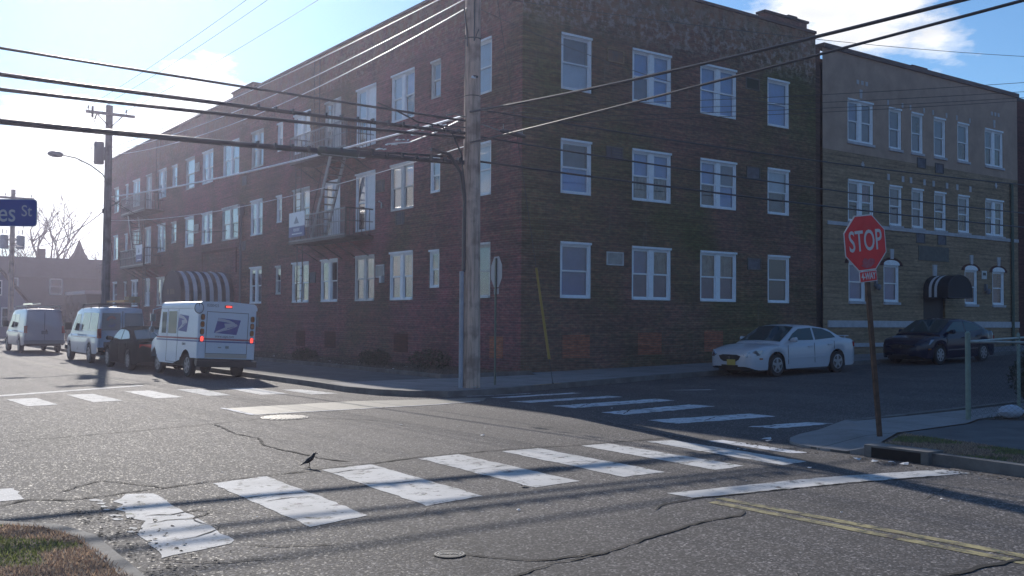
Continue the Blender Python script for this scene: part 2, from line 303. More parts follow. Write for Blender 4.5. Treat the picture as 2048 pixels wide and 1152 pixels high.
# ---------------------------------------------------------------- mesh helpers
class MB:
    def __init__(s): s.v = []; s.f = []; s.mi = []
    def add(s, vs, fs, mi=0):
        o = len(s.v); s.v += [tuple(v) for v in vs]
        for f in fs: s.f.append(tuple(i+o for i in f)); s.mi.append(mi)
    def box(s, x0, x1, y0, y1, z0, z1, mi=0, M=None):
        vs = [Vector((x, y, z)) for x in (x0, x1) for y in (y0, y1) for z in (z0, z1)]
        if M: vs = [M @ v for v in vs]
        s.add(vs, [(0, 1, 3, 2), (4, 6, 7, 5), (0, 4, 5, 1), (2, 3, 7, 6), (0, 2, 6, 4), (1, 5, 7, 3)], mi)
    def quad(s, a, b, c, d, mi=0): s.add([a, b, c, d], [(0, 1, 2, 3)], mi)
    def poly(s, pts, mi=0): s.add(pts, [tuple(range(len(pts)))], mi)
    def bar(s, a, b, w, h=None, mi=0):
        h = h or w; a = Vector(a); b = Vector(b); d = (b-a).normalized()
        u = d.cross(Vector((0, 0, 1)));  u = Vector((1, 0, 0)) if u.length < 1e-4 else u.normalized(); v = u.cross(d)
        vs = []
        for p in (a, b):
            for i, j in ((-1, -1), (1, -1), (1, 1), (-1, 1)): vs.append(p+u*i*w/2+v*j*h/2)
        s.add(vs, [(0, 3, 2, 1), (4, 5, 6, 7), (0, 1, 5, 4), (1, 2, 6, 5), (2, 3, 7, 6), (3, 0, 4, 7)], mi)
    def tube(s, pts, rad, n=8, mi=0, cap=True):
        pts = [Vector(p) for p in pts]; L_ = len(pts); rads = rad if isinstance(rad, (list, tuple)) else [rad]*L_
        d0 = (pts[1]-pts[0]).normalized(); u = d0.cross(Vector((0, 0, 1)))
        if u.length < 1e-3: u = Vector((1, 0, 0))
        u.normalize(); vs = []
        for i, p in enumerate(pts):
            d = (pts[min(i+1, L_-1)]-pts[max(i-1, 0)]).normalized(); u = (u-d*u.dot(d))
            u.normalize(); v = d.cross(u)
            for k in range(n): a = 2*PI*k/n; vs.append(p+(u*math.cos(a)+v*math.sin(a))*rads[i])
        fs = [(i*n+k, i*n+(k+1) % n, (i+1)*n+(k+1) % n, (i+1)*n+k) for i in range(L_-1) for k in range(n)]
        if cap: fs += [tuple(range(n))[::-1], tuple((L_-1)*n+k for k in range(n))]
        s.add(vs, fs, mi)
    def prism(s, pts, vec, mi=0, mi_side=None):
        n = len(pts); vec = Vector(vec); a = [Vector(p) for p in pts]; b = [p+vec for p in a]
        s.add(a+b, [tuple(range(n))[::-1], tuple(range(n, 2*n))], mi)
        s.add(a+b, [(i, (i+1) % n, (i+1) % n+n, i+n) for i in range(n)], mi if mi_side is None else mi_side)
    def lathe(s, prof, c=(0, 0, 0), axis='z', n=16, mi=0):
        vs = []; c = Vector(c)
        for (r, h) in prof:
            for k in range(n):
                a = 2*PI*k/n; x, y = r*math.cos(a), r*math.sin(a)
                p = {'z': (x, y, h), 'y': (x, h, y), 'x': (h, x, y)}[axis]; vs.append(c+Vector(p))
        L_ = len(prof); fs = [(i*n+k, i*n+(k+1) % n, (i+1)*n+(k+1) % n, (i+1)*n+k) for i in range(L_-1) for k in range(n)]
        s.add(vs, fs+[tuple(range(n))[::-1], tuple((L_-1)*n+k for k in range(n))], mi)
    def mesh(s, name, mats, smooth=False):
        me = bpy.data.meshes.new(name); me.from_pydata(s.v, [], s.f)
        for mm in (mats if isinstance(mats, (list, tuple)) else [mats]): me.materials.append(mm)
        me.polygons.foreach_set('material_index', s.mi); me.update()
        bm = bmesh.new(); bm.from_mesh(me); bmesh.ops.recalc_face_normals(bm, faces=bm.faces)
        bm.to_mesh(me); bm.free()
        if smooth:
            me.polygons.foreach_set('use_smooth', [True]*len(me.polygons))
            try: me.set_sharp_from_angle(angle=R(38 if smooth is True else smooth))
            except Exception: pass
        return me
    def build(s, name, mats, parent=None, smooth=False, loc=None, rot=None):
        return link(name, s.mesh(name, mats, smooth), parent, loc, rot)
def link(name, me, parent=None, loc=None, rot=None):
    o = bpy.data.objects.new(name, me); COL.objects.link(o)
    if parent: o.parent = parent
    if loc is not None: o.location = loc
    if rot is not None: o.rotation_euler = rot
    return o
def tag(o, label, cat, group=None, kind=None):
    if label: o['label'] = label
    if cat: o['category'] = cat
    if group: o['group'] = group
    if kind: o['kind'] = kind
    return o
def empty(name, loc, label, cat, group=None, rot=(0, 0, 0)):
    o = bpy.data.objects.new(name, None); COL.objects.link(o); o.location = loc; o.rotation_euler = rot; o.empty_display_size = .2
    return tag(o, label, cat, group)
def structure(o): o['kind'] = 'structure'; return o
def dup(src, parent=None, loc=None):
    c = src.copy(); COL.objects.link(c)
    if parent is not None: c.parent = parent
    if loc is not None: c.location = loc
    for ch in list(src.children):
        k = ch.copy(); COL.objects.link(k); k.parent = c
        for g in list(ch.children):
            q = g.copy(); COL.objects.link(q); q.parent = k
    return c
def text_mesh(txt, size, extr=0.0, offset=0.0, sx=1.0, align='CENTER'):
    cu = bpy.data.curves.new('lettering', 'FONT'); cu.body = txt; cu.size = size; cu.extrude = extr; cu.offset = offset
    cu.align_x = align; cu.align_y = 'CENTER'; cu.resolution_u = 4
    o = bpy.data.objects.new('lettering', cu); COL.objects.link(o)
    dg = bpy.context.evaluated_depsgraph_get(); me = bpy.data.meshes.new_from_object(o.evaluated_get(dg))
    bpy.data.objects.remove(o); bpy.data.curves.remove(cu)
    for v in me.vertices: v.co.x *= sx
    return me
def text(name, txt, size, M, material, parent, sx=1.0, offset=0.0, extr=0.002):
    me = text_mesh(txt, size, extr, offset, sx); me.transform(M); me.materials.clear(); me.materials.append(material)
    return link(name, me, parent)
def gz(x):
    s = x+1.0; return .02*(s+math.sqrt(s*s+4))/2

# ---------------------------------------------------------------- ground sheets
def sheet(name, pts, dz, material, skirt=0.0, step=2.0, parent=None):
    """polygon in plan, cut into strips and laid on the gently rising ground, dz above it"""
    bm = bmesh.new(); vs = [bm.verts.new((x, y, 0)) for x, y in pts]; bm.faces.new(vs)
    xs = [p[0] for p in pts]; x = math.floor(max(min(xs), -8)); top = min(max(xs), 60)
    while x < top:
        if x > min(xs):
            bmesh.ops.bisect_plane(bm, geom=bm.verts[:]+bm.edges[:]+bm.faces[:], plane_co=(x, 0, 0), plane_no=(1, 0, 0), dist=1e-4)
        x += step
    bmesh.ops.triangulate(bm, faces=[f for f in bm.faces if len(f.verts) > 4])
    for v in bm.verts: v.co.z = gz(v.co.x)+dz
    if skirt > 0:
        ed = [e for e in bm.edges if len(e.link_faces) == 1]
        r_ = bmesh.ops.extrude_edge_only(bm, edges=ed)
        for g in r_['geom']:
            if isinstance(g, bmesh.types.BMVert): g.co.z -= skirt
    bmesh.ops.recalc_face_normals(bm, faces=bm.faces)
    me = bpy.data.meshes.new(name); bm.to_mesh(me); bm.free(); me.materials.append(material)
    return link(name, me, parent)
def ribbon(pts, width, dz0, dz1, side=1):
    """kerb: band of given width to one side of a plan polyline, from dz0 to dz1 above ground"""
    mb = MB(); P = [Vector((x, y)) for x, y in pts]; n = len(P); off = []
    for i in range(n):
        d = (P[min(i+1, n-1)]-P[max(i-1, 0)]).normalized(); off.append(P[i]+Vector((-d.y, d.x))*width*side)
    for i in range(n-1):
        a, b, c, d = P[i], P[i+1], off[i+1], off[i]
        segs = max(1, int((b-a).length/2.0))
        for k in range(segs):
            t0, t1 = k/segs, (k+1)/segs
            q = [a.lerp(b, t0), a.lerp(b, t1), d.lerp(c, t1), d.lerp(c, t0)]
            lo = [(p.x, p.y, gz(p.x)+dz0) for p in q]; hi = [(p.x, p.y, gz(p.x)+dz1) for p in q]
            mb.add(lo+hi, [(4, 5, 6, 7), (0, 1, 5, 4), (2, 3, 7, 6)] + ([(3, 0, 4, 7)] if i+k == 0 else []) + ([(1, 2, 6, 5)] if i == n-2 and k == segs-1 else []))
    return mb, off

structure(sheet('ground', [(-300, -300), (300, -300), (300, 400), (-300, 400)], -.06, EARTH))
structure(sheet('cross_street_road', [(-120, -14.8), (-16.5, -14.8), (-15.8, -15.5), (-15.6, -300), (-5.0, -300), (-5.0, -14.3), (-3.0, -14.0), (200, -13.5), (200, -2.7), (-5.0, -2.7), (-6.4, 2), (-6.3, 300), (-15.2, 300), (-15.2, -3.2), (-120, -3.2)], 0.0, ASPHALT))
# north-east block kerb and pavement
NEc = [(-6.5, 150), (-6.55, 6), (-6.62, 0), (-6.72, -2.3), (-6.55, -3.5), (-6.15, -4.35), (-5.5, -4.85), (-4.5, -4.9), (-3.2, -4.5), (-1.2, -3.95), (2, -3.35), (6, -3.0), (12, -2.9), (60, -2.9), (150, -2.9)]
kb, off = ribbon(NEc, .16, -.05, .13); structure(kb.build('kerb', KERB))
inner = [(p.x, p.y) for p in off]
ix = 2
structure(sheet('pavement', [(-3.2, -.8)] + [(-6.44, -.8)] + inner[3:] + [(150, -.005), (-.005, -.005), (-.005, -.8)], .126, CONC))
structure(sheet('pavement', [inner[0], inner[1], inner[2], (-6.44, -.8), (-3.2, -.8), (-3.0, 5), (-3.05, 50), (-3.05, 150)], .122, ASPHWALK))
b2, _ = ribbon([(-3.2, 49), (-3.15, 12), (-3.05, 5), (-3.2, -.82), (-.2, -.82)], .13, 0.0, .23); structure(b2.build('border_kerb', KERB))
structure(sheet('planting_strip', [(-3.1, 49), (-2.95, 5), (-3.1, -.72), (-.003, -.72), (-.003, 49)], .15, SOIL))
structure(sheet('kerb_stain', [(-2.75, -4.395), (-1.7, -4.10), (-1.72, -3.98), (-2.78, -4.25)], .1335, KERB_RUST))
# south-east corner
SEc = [(150, -13.3), (4, -13.3), (-1.0, -13.35), (-3.4, -13.5), (-4.9, -13.8), (-5.75, -14.3), (-6.02, -15.0), (-5.95, -15.7), (-5.97, -16.7), (-6.05, -18), (-6.05, -40), (-6.0, -120)]
kb, off = ribbon(SEc[:4], .15, -.05, .13, 1); structure(kb.build('kerb', KERB))
kb, off = ribbon([(-5.93, -15.75), (-5.97, -16.7), (-6.05, -18), (-6.05, -40), (-6.0, -120)], .15, -.05, .13, 1); structure(kb.build('kerb', KERB))
RO = [(-3.4, -13.5), (-4.2, -13.6), (-4.9, -13.8), (-5.4, -14.03), (-5.75, -14.3), (-5.95, -14.65), (-6.02, -15.0), (-6.0, -15.4), (-5.93, -15.75)]
RI = [(-3.38, -13.66), (-3.9, -14.1), (-4.3, -14.3), (-4.6, -14.5), (-4.8, -14.7), (-4.95, -14.9), (-5.05, -15.1), (-5.2, -15.4), (-5.78, -15.72)]
mb = MB()
for i in range(8):
    a, b, c, d = RO[i], RO[i+1], RI[i+1], RI[i]; za = .03 if 0 < i < 8 else .13; zb_ = .03 if i+1 < 8 else .12
    mb.quad((a[0], a[1], gz(a[0])+za), (b[0], b[1], gz(b[0])+zb_), (c[0], c[1], gz(c[0])+.126), (d[0], d[1], gz(d[0])+.126))
    mb.quad((a[0], a[1], gz(a[0])+za), (b[0], b[1], gz(b[0])+zb_), (b[0], b[1], -.05), (a[0], a[1], -.05))
structure(mb.build('kerb_ramp', CONC))
structure(sheet('yard_base', [(-3.4, -13.66), (-4.3, -14.35), (-5.1, -15.2), (-5.82, -15.85), (-5.85, -120), (100, -120), (100, -13.6)], .10, SOIL))
structure(sheet('pavement', [(150, -13.46), (-3.38, -13.66)] + RI[1:] + [(-5.35, -15.5), (-4.3, -15.02), (-2.2, -14.85), (-1.4, -14.6), (150, -14.6)], .126, CONC))
structure(sheet('pavement', [(-4.25, -15.05), (-2.2, -14.9), (-1.4, -14.65), (-1.0, -15.2), (-1.6, -15.6), (-3.4, -18), (-3.4, -120), (-4.7, -120), (-4.7, -17.2), (-4.45, -16.2)], .120, ASPHWALK))
structure(sheet('grass_verge', [(-5.8, -15.62), (-5.35, -15.53), (-4.27, -15.06), (-4.47, -16.2), (-4.72, -17.2), (-4.72, -120), (-5.85, -120), (-5.9, -18), (-5.82, -16.7)], .118, SOIL))
structure(sheet('yard_soil', [(-1.35, -14.62), (60, -14.62), (60, -120), (-3.38, -120), (-3.38, -18), (-1.58, -15.62), (-.98, -15.2)], .122, SOIL))
# south-west corner
SWc = [(-120, -14.2), (-18, -14.2), (-16.6, -14.25), (-15.75, -14.5), (-15.35, -14.95), (-15.2, -15.5), (-15.22, -16.6), (-15.3, -20), (-15.3, -120)]
kb, off = ribbon(SWc, .13, -.05, .075, -1); structure(kb.build('kerb', KERB))
i3 = [(p.x, p.y) for p in off]
structure(sheet('grass_verge', i3 + [(-120, -120)], .07, SOIL))
# north-west corner
NWc = [(-120, -3.2), (-17, -3.2), (-15.8, -2.7), (-15.3, -1.6), (-15.2, 0), (-15.2, 150)]
kb, off = ribbon(NWc, .15, -.05, .13, 1); structure(kb.build('kerb', KERB))
structure(sheet('pavement', [(p.x, p.y) for p in off] + [(-120, 150)], .126, CONC))

# ---------------------------------------------------------------- painted markings (sheets 4 mm above the road)
def flat(name, polys, dz, material, jag=0.0, label=None):
    mb = MB()
    for P in polys:
        pts = []
        for i in range(len(P)):
            a = Vector(P[i]); b = Vector(P[(i+1) % len(P)]); n = max(1, int((b-a).length/.12)) if jag > 0 else max(1, int((b-a).length/2))
            d = (b-a); nn = Vector((-d.y, d.x)).normalized() if d.length > 0 else Vector((0, 0))
            for k in range(n):
                q = a.lerp(b, k/n)+nn*random.uniform(-jag, jag); pts.append((q.x, q.y, gz(q.x)+dz))
        mb.poly(pts)
    me = bpy.data.meshes.new(name); me.from_pydata(mb.v, [], mb.f)
    me.materials.append(material); me.update()
    bm = bmesh.new(); bm.from_mesh(me); bmesh.ops.triangulate(bm, faces=bm.faces)
    for f in bm.faces:
        if f.normal.z < 0: f.normal_flip()
    bm.to_mesh(me); bm.free()
    return structure(link(name, me))
S_main = [[(-13.56, -13.29), (-12.91, -13.12), (-13.0, -15.65), (-13.62, -15.82)], [(-12.24, -13.04), (-11.58, -12.94), (-11.65, -15.41), (-12.36, -15.56)],
     [(-10.87, -12.82), (-10.26, -12.78), (-10.3, -15.25), (-10.94, -15.3)], [(-9.63, -12.84), (-9.05, -12.84), (-9.1, -15.29), (-9.72, -15.29)],
     [(-8.40, -12.96), (-7.93, -12.97), (-7.98, -15.45), (-8.50, -15.47)], [(-7.34, -13.11), (-6.9, -13.17), (-7.05, -15.6), (-7.55, -15.66)]]
flat('crosswalk_stripes', S_main, .004, PAINT, .016)
first = [[(-14.46, -13.46), (-14.23, -13.55), (-14.23, -13.84), (-14.24, -14.24), (-14.26, -14.8), (-14.27, -15.24), (-14.3, -15.94), (-14.35, -16.04), (-14.61, -16.12), (-14.82, -16.19), (-14.91, -16.22), (-14.9, -16.13), (-14.86, -15.62), (-14.83, -15.32), (-14.73, -15.01), (-14.65, -14.84), (-14.74, -14.63), (-14.68, -14.34), (-14.73, -14.19), (-14.62, -13.97), (-14.66, -13.77), (-14.54, -13.66)]]
fl = []
for (cx, cy, r) in [(-14.77, -13.62, .04), (-14.76, -13.82, .035), (-14.78, -13.98, .035), (-14.74, -13.7, .03), (-14.80, -14.46, .045), (-14.82, -14.63, .035), (-14.82, -15.08, .04), (-14.80, -14.14, .03), (-14.86, -15.2, .03), (-14.72, -14.0, .02)]:
    fl.append([(cx+r*math.cos(k*PI/4)*random.uniform(.8, 1.2), cy+r*1.4*math.sin(k*PI/4)*random.uniform(.8, 1.2)) for k in range(8)])
flat('crosswalk_stripes', first+fl+[[(-15.9, -12.42), (-15.27, -12.5), (-15.30, -13.22), (-15.6, -13.19), (-16, -13.1)]], .004, PAINT, .018)
flat('crosswalk_stripes', [[(-6.55, -13.5), (-6.28, -13.56), (-6.36, -15.1), (-6.62, -15.0)]], .004, PAINT_WORN, .02)
flat('crosswalk_stripes', [[(-13.58, -.75), (-13.0, -.72), (-12.95, -2.6), (-13.5, -2.75)], [(-12.3, -.15), (-11.75, -.12), (-11.65, -2.3), (-12.25, -2.42)], [(-10.98, .3), (-10.4, .33), (-10.36, -2.03), (-10.95, -2.07)],
     [(-9.8, .34), (-9.25, .3), (-9.3, -1.98), (-9.8, -1.98)], [(-8.65, .06), (-8.05, .0), (-8.07, -2.22), (-8.72, -2.24)], [(-7.7, -.9), (-7.28, -1.0), (-7.1, -2.78), (-7.73, -2.68)]], .004, PAINT, .008)
E_ = [[(-5.05, -6.55), (-4.85, -7.0), (-2.2, -6.9), (-2.3, -6.5)], [(-4.95, -7.85), (-4.85, -8.45), (-1.9, -8.2), (-1.95, -7.65)], [(-5.0, -9.4), (-4.95, -10.0), (-2.25, -9.65), (-2.35, -9.05)],
      [(-5.25, -10.9), (-5.25, -11.6), (-2.85, -11.65), (-2.85, -11.05)], [(-4.6, -12.55), (-4.4, -12.95), (-3.0, -13.0), (-3.2, -12.6)], [(-4.8, -5.45), (-4.7, -5.75), (-2.3, -5.55), (-2.35, -5.3)]]
flat('crosswalk_stripes', E_, .004, PAINT_WORN, .03)
flat('stop_line', [[(-15.1, -.25), (-13.5, .10), (-10.08, 2.0), (-10.05, 2.32), (-13.5, .50), (-15.1, .12)]], .004, PAINT, .005)
flat('stop_line', [[(-10.05, -16.28), (-8.0, -16.48), (-6.95, -16.72), (-6.25, -16.9), (-6.25, -17.25), (-6.7, -17.15), (-8.0, -16.88), (-10.02, -16.64)]], .004, PAINT, .01)
flat('centre_line', [[(-9.88, -16.75), (-9.77, -16.75), (-9.60, -22), (-9.6, -110), (-9.72, -110), (-9.72, -22)], [(-10.08, -16.85), (-9.97, -16.85), (-9.80, -22), (-9.8, -110), (-9.92, -110), (-9.92, -22)]], .004, PAINT_YEL, .006)
flat('centre_line', [[(-10.16, 2.2), (-10.06, 2.2), (-10.06, 120), (-10.16, 120)], [(-9.98, 2.2), (-9.88, 2.2), (-9.88, 120), (-9.98, 120)]], .004, PAINT_OLD, .006)
flat('road_patch', [[(-10.5, -5.05), (-10.54, -6.5), (-6.75, -6.38), (-5.4, -6.1), (-4.9, -5.5), (-5.9, -5.25), (-7.75, -4.8)]], .003, PATCH, .01)
flat('road_patch_edge', [[(-10.6, -4.98), (-10.5, -4.98), (-10.48, -6.45), (-10.6, -6.58)], [(-10.6, -6.52), (-6.75, -6.37), (-5.5, -6.1), (-5.5, -6.17), (-6.75, -6.44), (-10.6, -6.58)]], .007, PAINT_WORN, .01)
flat('edge_line', [[(-5.05, -4.98), (-3.36, -5.05), (-3.36, -4.97), (-5.05, -4.90)], [(-.1, -6.0), (.9, -6.6), (.95, -6.75), (.35, -6.4)]], .004, PAINT_WORN, .01)
# cracks
def crack(pts, w0, mb):
    P = [Vector((x, y)) for x, y in pts]; Q = [P[0]]
    for a, b in zip(P, P[1:]):
        n = max(2, int((b-a).length/.09)); d = (b-a).normalized(); nn = Vector((-d.y, d.x))
        for k in range(1, n+1): Q.append(a.lerp(b, k/n)+nn*random.uniform(-.018, .018))
    L_ = []
    for i, q in enumerate(Q):
        d = (Q[min(i+1, len(Q)-1)]-Q[max(i-1, 0)]).normalized(); nn = Vector((-d.y, d.x)); ww = w0*1.0*random.uniform(.35, 1.3)/2
        if i in (0, len(Q)-1): ww *= .2
        L_.append((q+nn*ww, q-nn*ww))
    for (a, b), (c, d) in zip(L_, L_[1:]):
        mb.poly([(p.x, p.y, gz(p.x)+.0078) for p in (a, b, d, c)])
mb = MB()
for pts, w0 in [([(-11.64, -7.77), (-11.81, -9.13), (-11.74, -9.83), (-11.94, -10.57), (-11.96, -11.17), (-11.89, -11.66), (-11.85, -12.22), (-11.7, -12.67)], .04),
    ([(-15.53, -13.43), (-15.26, -13.26), (-15.0, -13.46), (-14.71, -13.46), (-14.43, -13.36), (-14.02, -13.28), (-13.53, -13.16), (-12.92, -13.11), (-12.24, -13.02), (-11.54, -12.92), (-10.82, -12.75), (-9.56, -12.74), (-8.28, -12.9), (-6.6, -12.95)], .035),
    ([(-14.8, -8.43), (-13.82, -8.24), (-12.7, -7.96), (-11.41, -7.56), (-10.6, -7.2)], .022), ([(-10.0, -7.4), (-9.4, -8.2), (-9.1, -8.6)], .02),
    ([(-10.77, -16.86), (-10.49, -16.7), (-10.03, -16.64), (-8.0, -16.9), (-6.7, -17.17)], .03),
    ([(-12.78, -17.87), (-12.49, -17.9), (-11.96, -17.78), (-11.49, -17.62), (-11.07, -17.53), (-10.81, -17.45), (-10.31, -17.44), (-10.1, -17.31)], .035),
    ([(-13.08, -17.32), (-12.94, -17.56), (-12.8, -17.72), (-12.64, -17.8), (-12.2, -17.8)], .03), ([(-13.5, -18.1), (-13.1, -18.0), (-12.75, -17.9)], .025),
    ([(-10.76, -19.59), (-10.5, -19.66), (-10.31, -19.62), (-9.83, -19.68), (-9.2, -19.9)], .05),
    ([(-13.5, -14.55), (-13.2, -14.5), (-12.95, -14.6)], .025), ([(-12.36, -15.61), (-12.5, -15.78), (-12.58, -15.9), (-12.75, -16.03)], .012), ([(-12.28, -13.35), (-11.9, -13.25), (-11.6, -13.3)], .02),
    ([(-6.24, -5.9), (-5.75, -7.73), (-5.92, -10.18), (-6.47, -12.25), (-6.65, -13.6)], .03), ([(-14.95, -12.98), (-14.46, -12.48), (-14.03, -13.3)], .025),
    ([(-14.6, -14.62), (-14.4, -14.7), (-14.15, -14.62), (-13.98, -14.75)], .022), ([(-14.68, -15.0), (-14.5, -14.92), (-14.3, -14.98), (-14.1, -14.78), (-13.95, -14.85)], .022), ([(-14.3, -14.98), (-14.28, -15.3)], .018), ([(-14.7, -15.75), (-14.5, -15.7), (-14.35, -15.6), (-14.2, -15.4)], .018),
    ([(-13.6, -14.3), (-13.3, -14.25), (-12.95, -14.35)], .022), ([(-12.3, -14.1), (-12.0, -14.3), (-11.65, -14.25)], .02), ([(-14.3, -16.1), (-14.1, -16.35), (-13.7, -16.5)], .022), ([(-14.95, -16.3), (-14.6, -16.6), (-14.1, -16.7)], .018),
    ([(-9.6, -14.1), (-9.1, -14.2)], .02), ([(-10.9, -14.0), (-10.3, -13.9)], .018), ([(-8.4, -14.1), (-7.9, -14.2), (-7.0, -14.3)], .018), ([(-4.9, -9.9), (-4.2, -9.3), (-3.7, -9.4)], .03), ([(-4.6, -8.3), (-3.9, -7.8)], .03), ([(-4.5, -11.5), (-3.9, -11.2)], .03),
    ([(-11.5, -19.0), (-11.9, -19.3), (-12.6, -19.2)], .02), ([(-7.3, -17.6), (-8.2, -17.9)], .012)]:
    crack(pts, w0, mb)
structure(mb.build('road_cracks', CRACK))

# ---------------------------------------------------------------- buildings
def wall_with_openings(u0, u1, z0, z1, ops, name, material, parent, face, depth=.14, zbase=None):
    """face: 'W' (plane x=0, u=y) or 'S' (plane y=0, u=x).  Reveals are brick."""
    us = sorted({u0, u1} | {o[0] for o in ops} | {o[1] for o in ops}); zs = sorted({z0, z1} | {o[2] for o in ops} | {o[3] for o in ops})
    mb = MB()
    P = (lambda u, z, d: (d, u, z)) if face == 'W' else (lambda u, z, d: (u, d, z))
    for a, b in zip(us, us[1:]):
        for c, d in zip(zs, zs[1:]):
            cx, cz = (a+b)/2, (c+d)/2
            if any(o[0] < cx < o[1] and o[2] < cz < o[3] for o in ops): continue
            mb.quad(P(a, c, 0), P(b, c, 0), P(b, d, 0), P(a, d, 0))
    for (a, b, c, d) in [o[:4] for o in ops]:
        mb.quad(P(a, c, 0), P(a, d, 0), P(a, d, depth), P(a, c, depth)); mb.quad(P(b, c, 0), P(b, d, 0), P(b, d, depth), P(b, c, depth))
        mb.quad(P(a, d, 0), P(b, d, 0), P(b, d, depth), P(a, d, depth)); mb.quad(P(a, c, 0), P(b, c, 0), P(b, c, depth), P(a, c, depth))
    me = bpy.data.meshes.new(name); me.from_pydata(mb.v, [], mb.f); me.materials.append(material); me.update()
    return link(name, me, parent)

WCACHE = {}
def window_meshes(wd, h, kind, white, arch=False):
    key = (round(wd, 2), round(h, 2), kind, white.name, arch)
    if key in WCACHE: return WCACHE[key]
    f = MB(); g = MB(); hw = wd/2; hh = h/2; e = .004
    J = .085; y0, y1 = .03, .125
    f.box(-hw+e, -hw+J, y0, y1, -hh+e, hh-e); f.box(hw-J, hw-e, y0, y1, -hh+e, hh-e)
    f.box(-hw+J, hw-J, y0, y1, hh-J, hh-e); f.box(-hw+J, hw-J, y0-.045, y1, -hh+e, -hh+.06)
    f.box(-hw+.003, hw-.003, -.03, y0-.002, hh-.05, hh+.02)
    if kind == 'door':
        mid = -hw+wd*.46
        f.box(mid, mid+.09, y0, y1, -hh+.06, hh-J)
        # half window, half white door leaf with handle side
        f.box(mid+.09, hw-J, y0+.05, y1, -hh+.06, hh-J)
        for (za, zb) in ((-hh+.25, -.15), (.05, hh-.3)): f.box(mid+.17, hw-J-.1, y0+.035, y0+.05, za, zb)
        bays = [(-hw+J, mid)]
    elif kind == 'double':
        f.box(-.1, .1, y0+.003, y1, -hh+.06, hh-J); bays = [(-hw+J, -.1), (.1, hw-J)]
    else: bays = [(-hw+J, hw-J)]
    S = .045
    for a, b in bays:
        z0, z1 = -hh+.06, hh-J; zm = (z0+z1)/2
        for (q0, q1, yy) in ((zm-.02, z1, y0+.03), (z0, zm+.02, y0+.055)):
            f.box(a, a+S, yy, yy+.03, q0, q1); f.box(b-S, b, yy, yy+.03, q0, q1); f.box(a+S, b-S, yy, yy+.03, q1-S, q1); f.box(a+S, b-S, yy, yy+.03, q0, q0+S)
            g.quad((a+S, yy+.015, q0+S), (b-S, yy+.015, q0+S), (b-S, yy+.015, q1-S), (a+S, yy+.015, q1-S))
    gme = g.mesh('pane', GLASS)
    for p_ in gme.polygons:
        if p_.normal.y > 0: p_.flip()
    gme.update()
    sl = MB(); sl.box(-hw-.04, hw+.04, -.06, .02, -hh-.10, -hh-.002)
    WCACHE[key] = (f.mesh('window', white), gme, sl.mesh('sill', STONE), bays)
    return WCACHE[key]
def window(parent, u, zc, wd, h, kind, face, cols, white=WHITE, sill=False, drop=None):
    fm, gm, sm, bays = window_meshes(wd, h, kind, white)
    loc = (u, 0, zc) if face == 'S' else (0, u, zc); rot = (0, 0, 0) if face == 'S' else (0, 0, -PI/2)
    wo_ = link('window' if kind != 'door' else 'balcony_door', fm, parent, loc, rot)
    link('pane', gm, wo_)
    bl = MB(); ms = []
    zlo, zhi = -h/2+.02, h/2-.05
    for i, (a, b) in enumerate(bays):
        cu, cl_ = cols[i % len(cols)]; zm = 0.0 if drop is None else drop
        for (q0, q1, cidx) in ((zm, zhi, cu), (zlo, zm, cl_)):
            ms.append(BL[cidx])
            yy = .17 if cidx not in (3, 7) else .30
            n = 10 if cidx in (2, 6) else 1
            for k in range(n):
                xa = a-.03+(b-a+.06)*k/n; xb = a-.03+(b-a+.06)*(k+1)/n; o1, o2 = (0, .02) if k % 2 else (.02, 0)
                if n == 1: o1 = o2 = 0
                bl.quad((xa, yy+o1, q0), (xb, yy+o2, q0), (xb, yy+o2, q1), (xa, yy+o1, q1), len(ms)-1)
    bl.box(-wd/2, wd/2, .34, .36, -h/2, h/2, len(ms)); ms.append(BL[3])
    bl.build('blind', ms, wo_)
    if sill: link('sill', sm, wo_)
    return wo_

# --- the red brick corner block
B1 = empty('brick_apartment_building', (0, 0, 0), 'long dark red brick apartment block on the corner, three storeys with fire escapes', 'building')
F1, F2, F3 = (2.36, 4.05), (5.52, 7.16), (8.68, 10.38)
Wcols = [(1.6, 2.75, 's'), (4.58, 5.24, 'n'), (6.32, 8.0, 'd'), (9.13, 10.76, 'o'), (12.06, 13.56, 'p'), (14.92, 16.7, 'd'), (17.86, 18.5, 'n'), (20.1, 21.62, 'd'), (23.2, 25.5, 'd'),
         (26.95, 28.65, 'd'), (29.9, 31.42, 's'), (32.95, 33.9, 'n'), (35.0, 36.6, 'd'), (37.95, 39.2, 'o'), (40.56, 42.15, 'd'), (43.22, 43.9, 'n'), (45.6, 46.8, 's')]
ops = []; wins = []
rnd = random.Random(3)
for i, (a, b, k) in enumerate(Wcols):
    for fl_, (z0, z1) in enumerate((F1, F2, F3)):
        if fl_ == 0 and i in (8,): continue
        kind = {'s': 'single', 'n': 'single', 'd': 'double', 'o': 'door', 'p': 'double'}[k]
        if fl_ == 0 and kind == 'door': kind = 'double'
        aa, bb, c, d = a, b, z0, z1
        if kind == 'door': c = z0-.55
        if k == 'n': c, d = z0+.38, z1-.06
        if k == 'p' and fl_ > 0: kind = 'door'; c = z0-.55
        if fl_ == 0 and i == 4: aa, bb = 12.2, 13.8
        ops.append((aa, bb, c, d)); wins.append((aa, bb, c, d, kind, fl_, i))
door_op = (23.6, 25.9, .15, 2.9)
wall_with_openings(0, 48.7, 0, 12.42, ops, 'wall', BR_RED, B1, 'W')
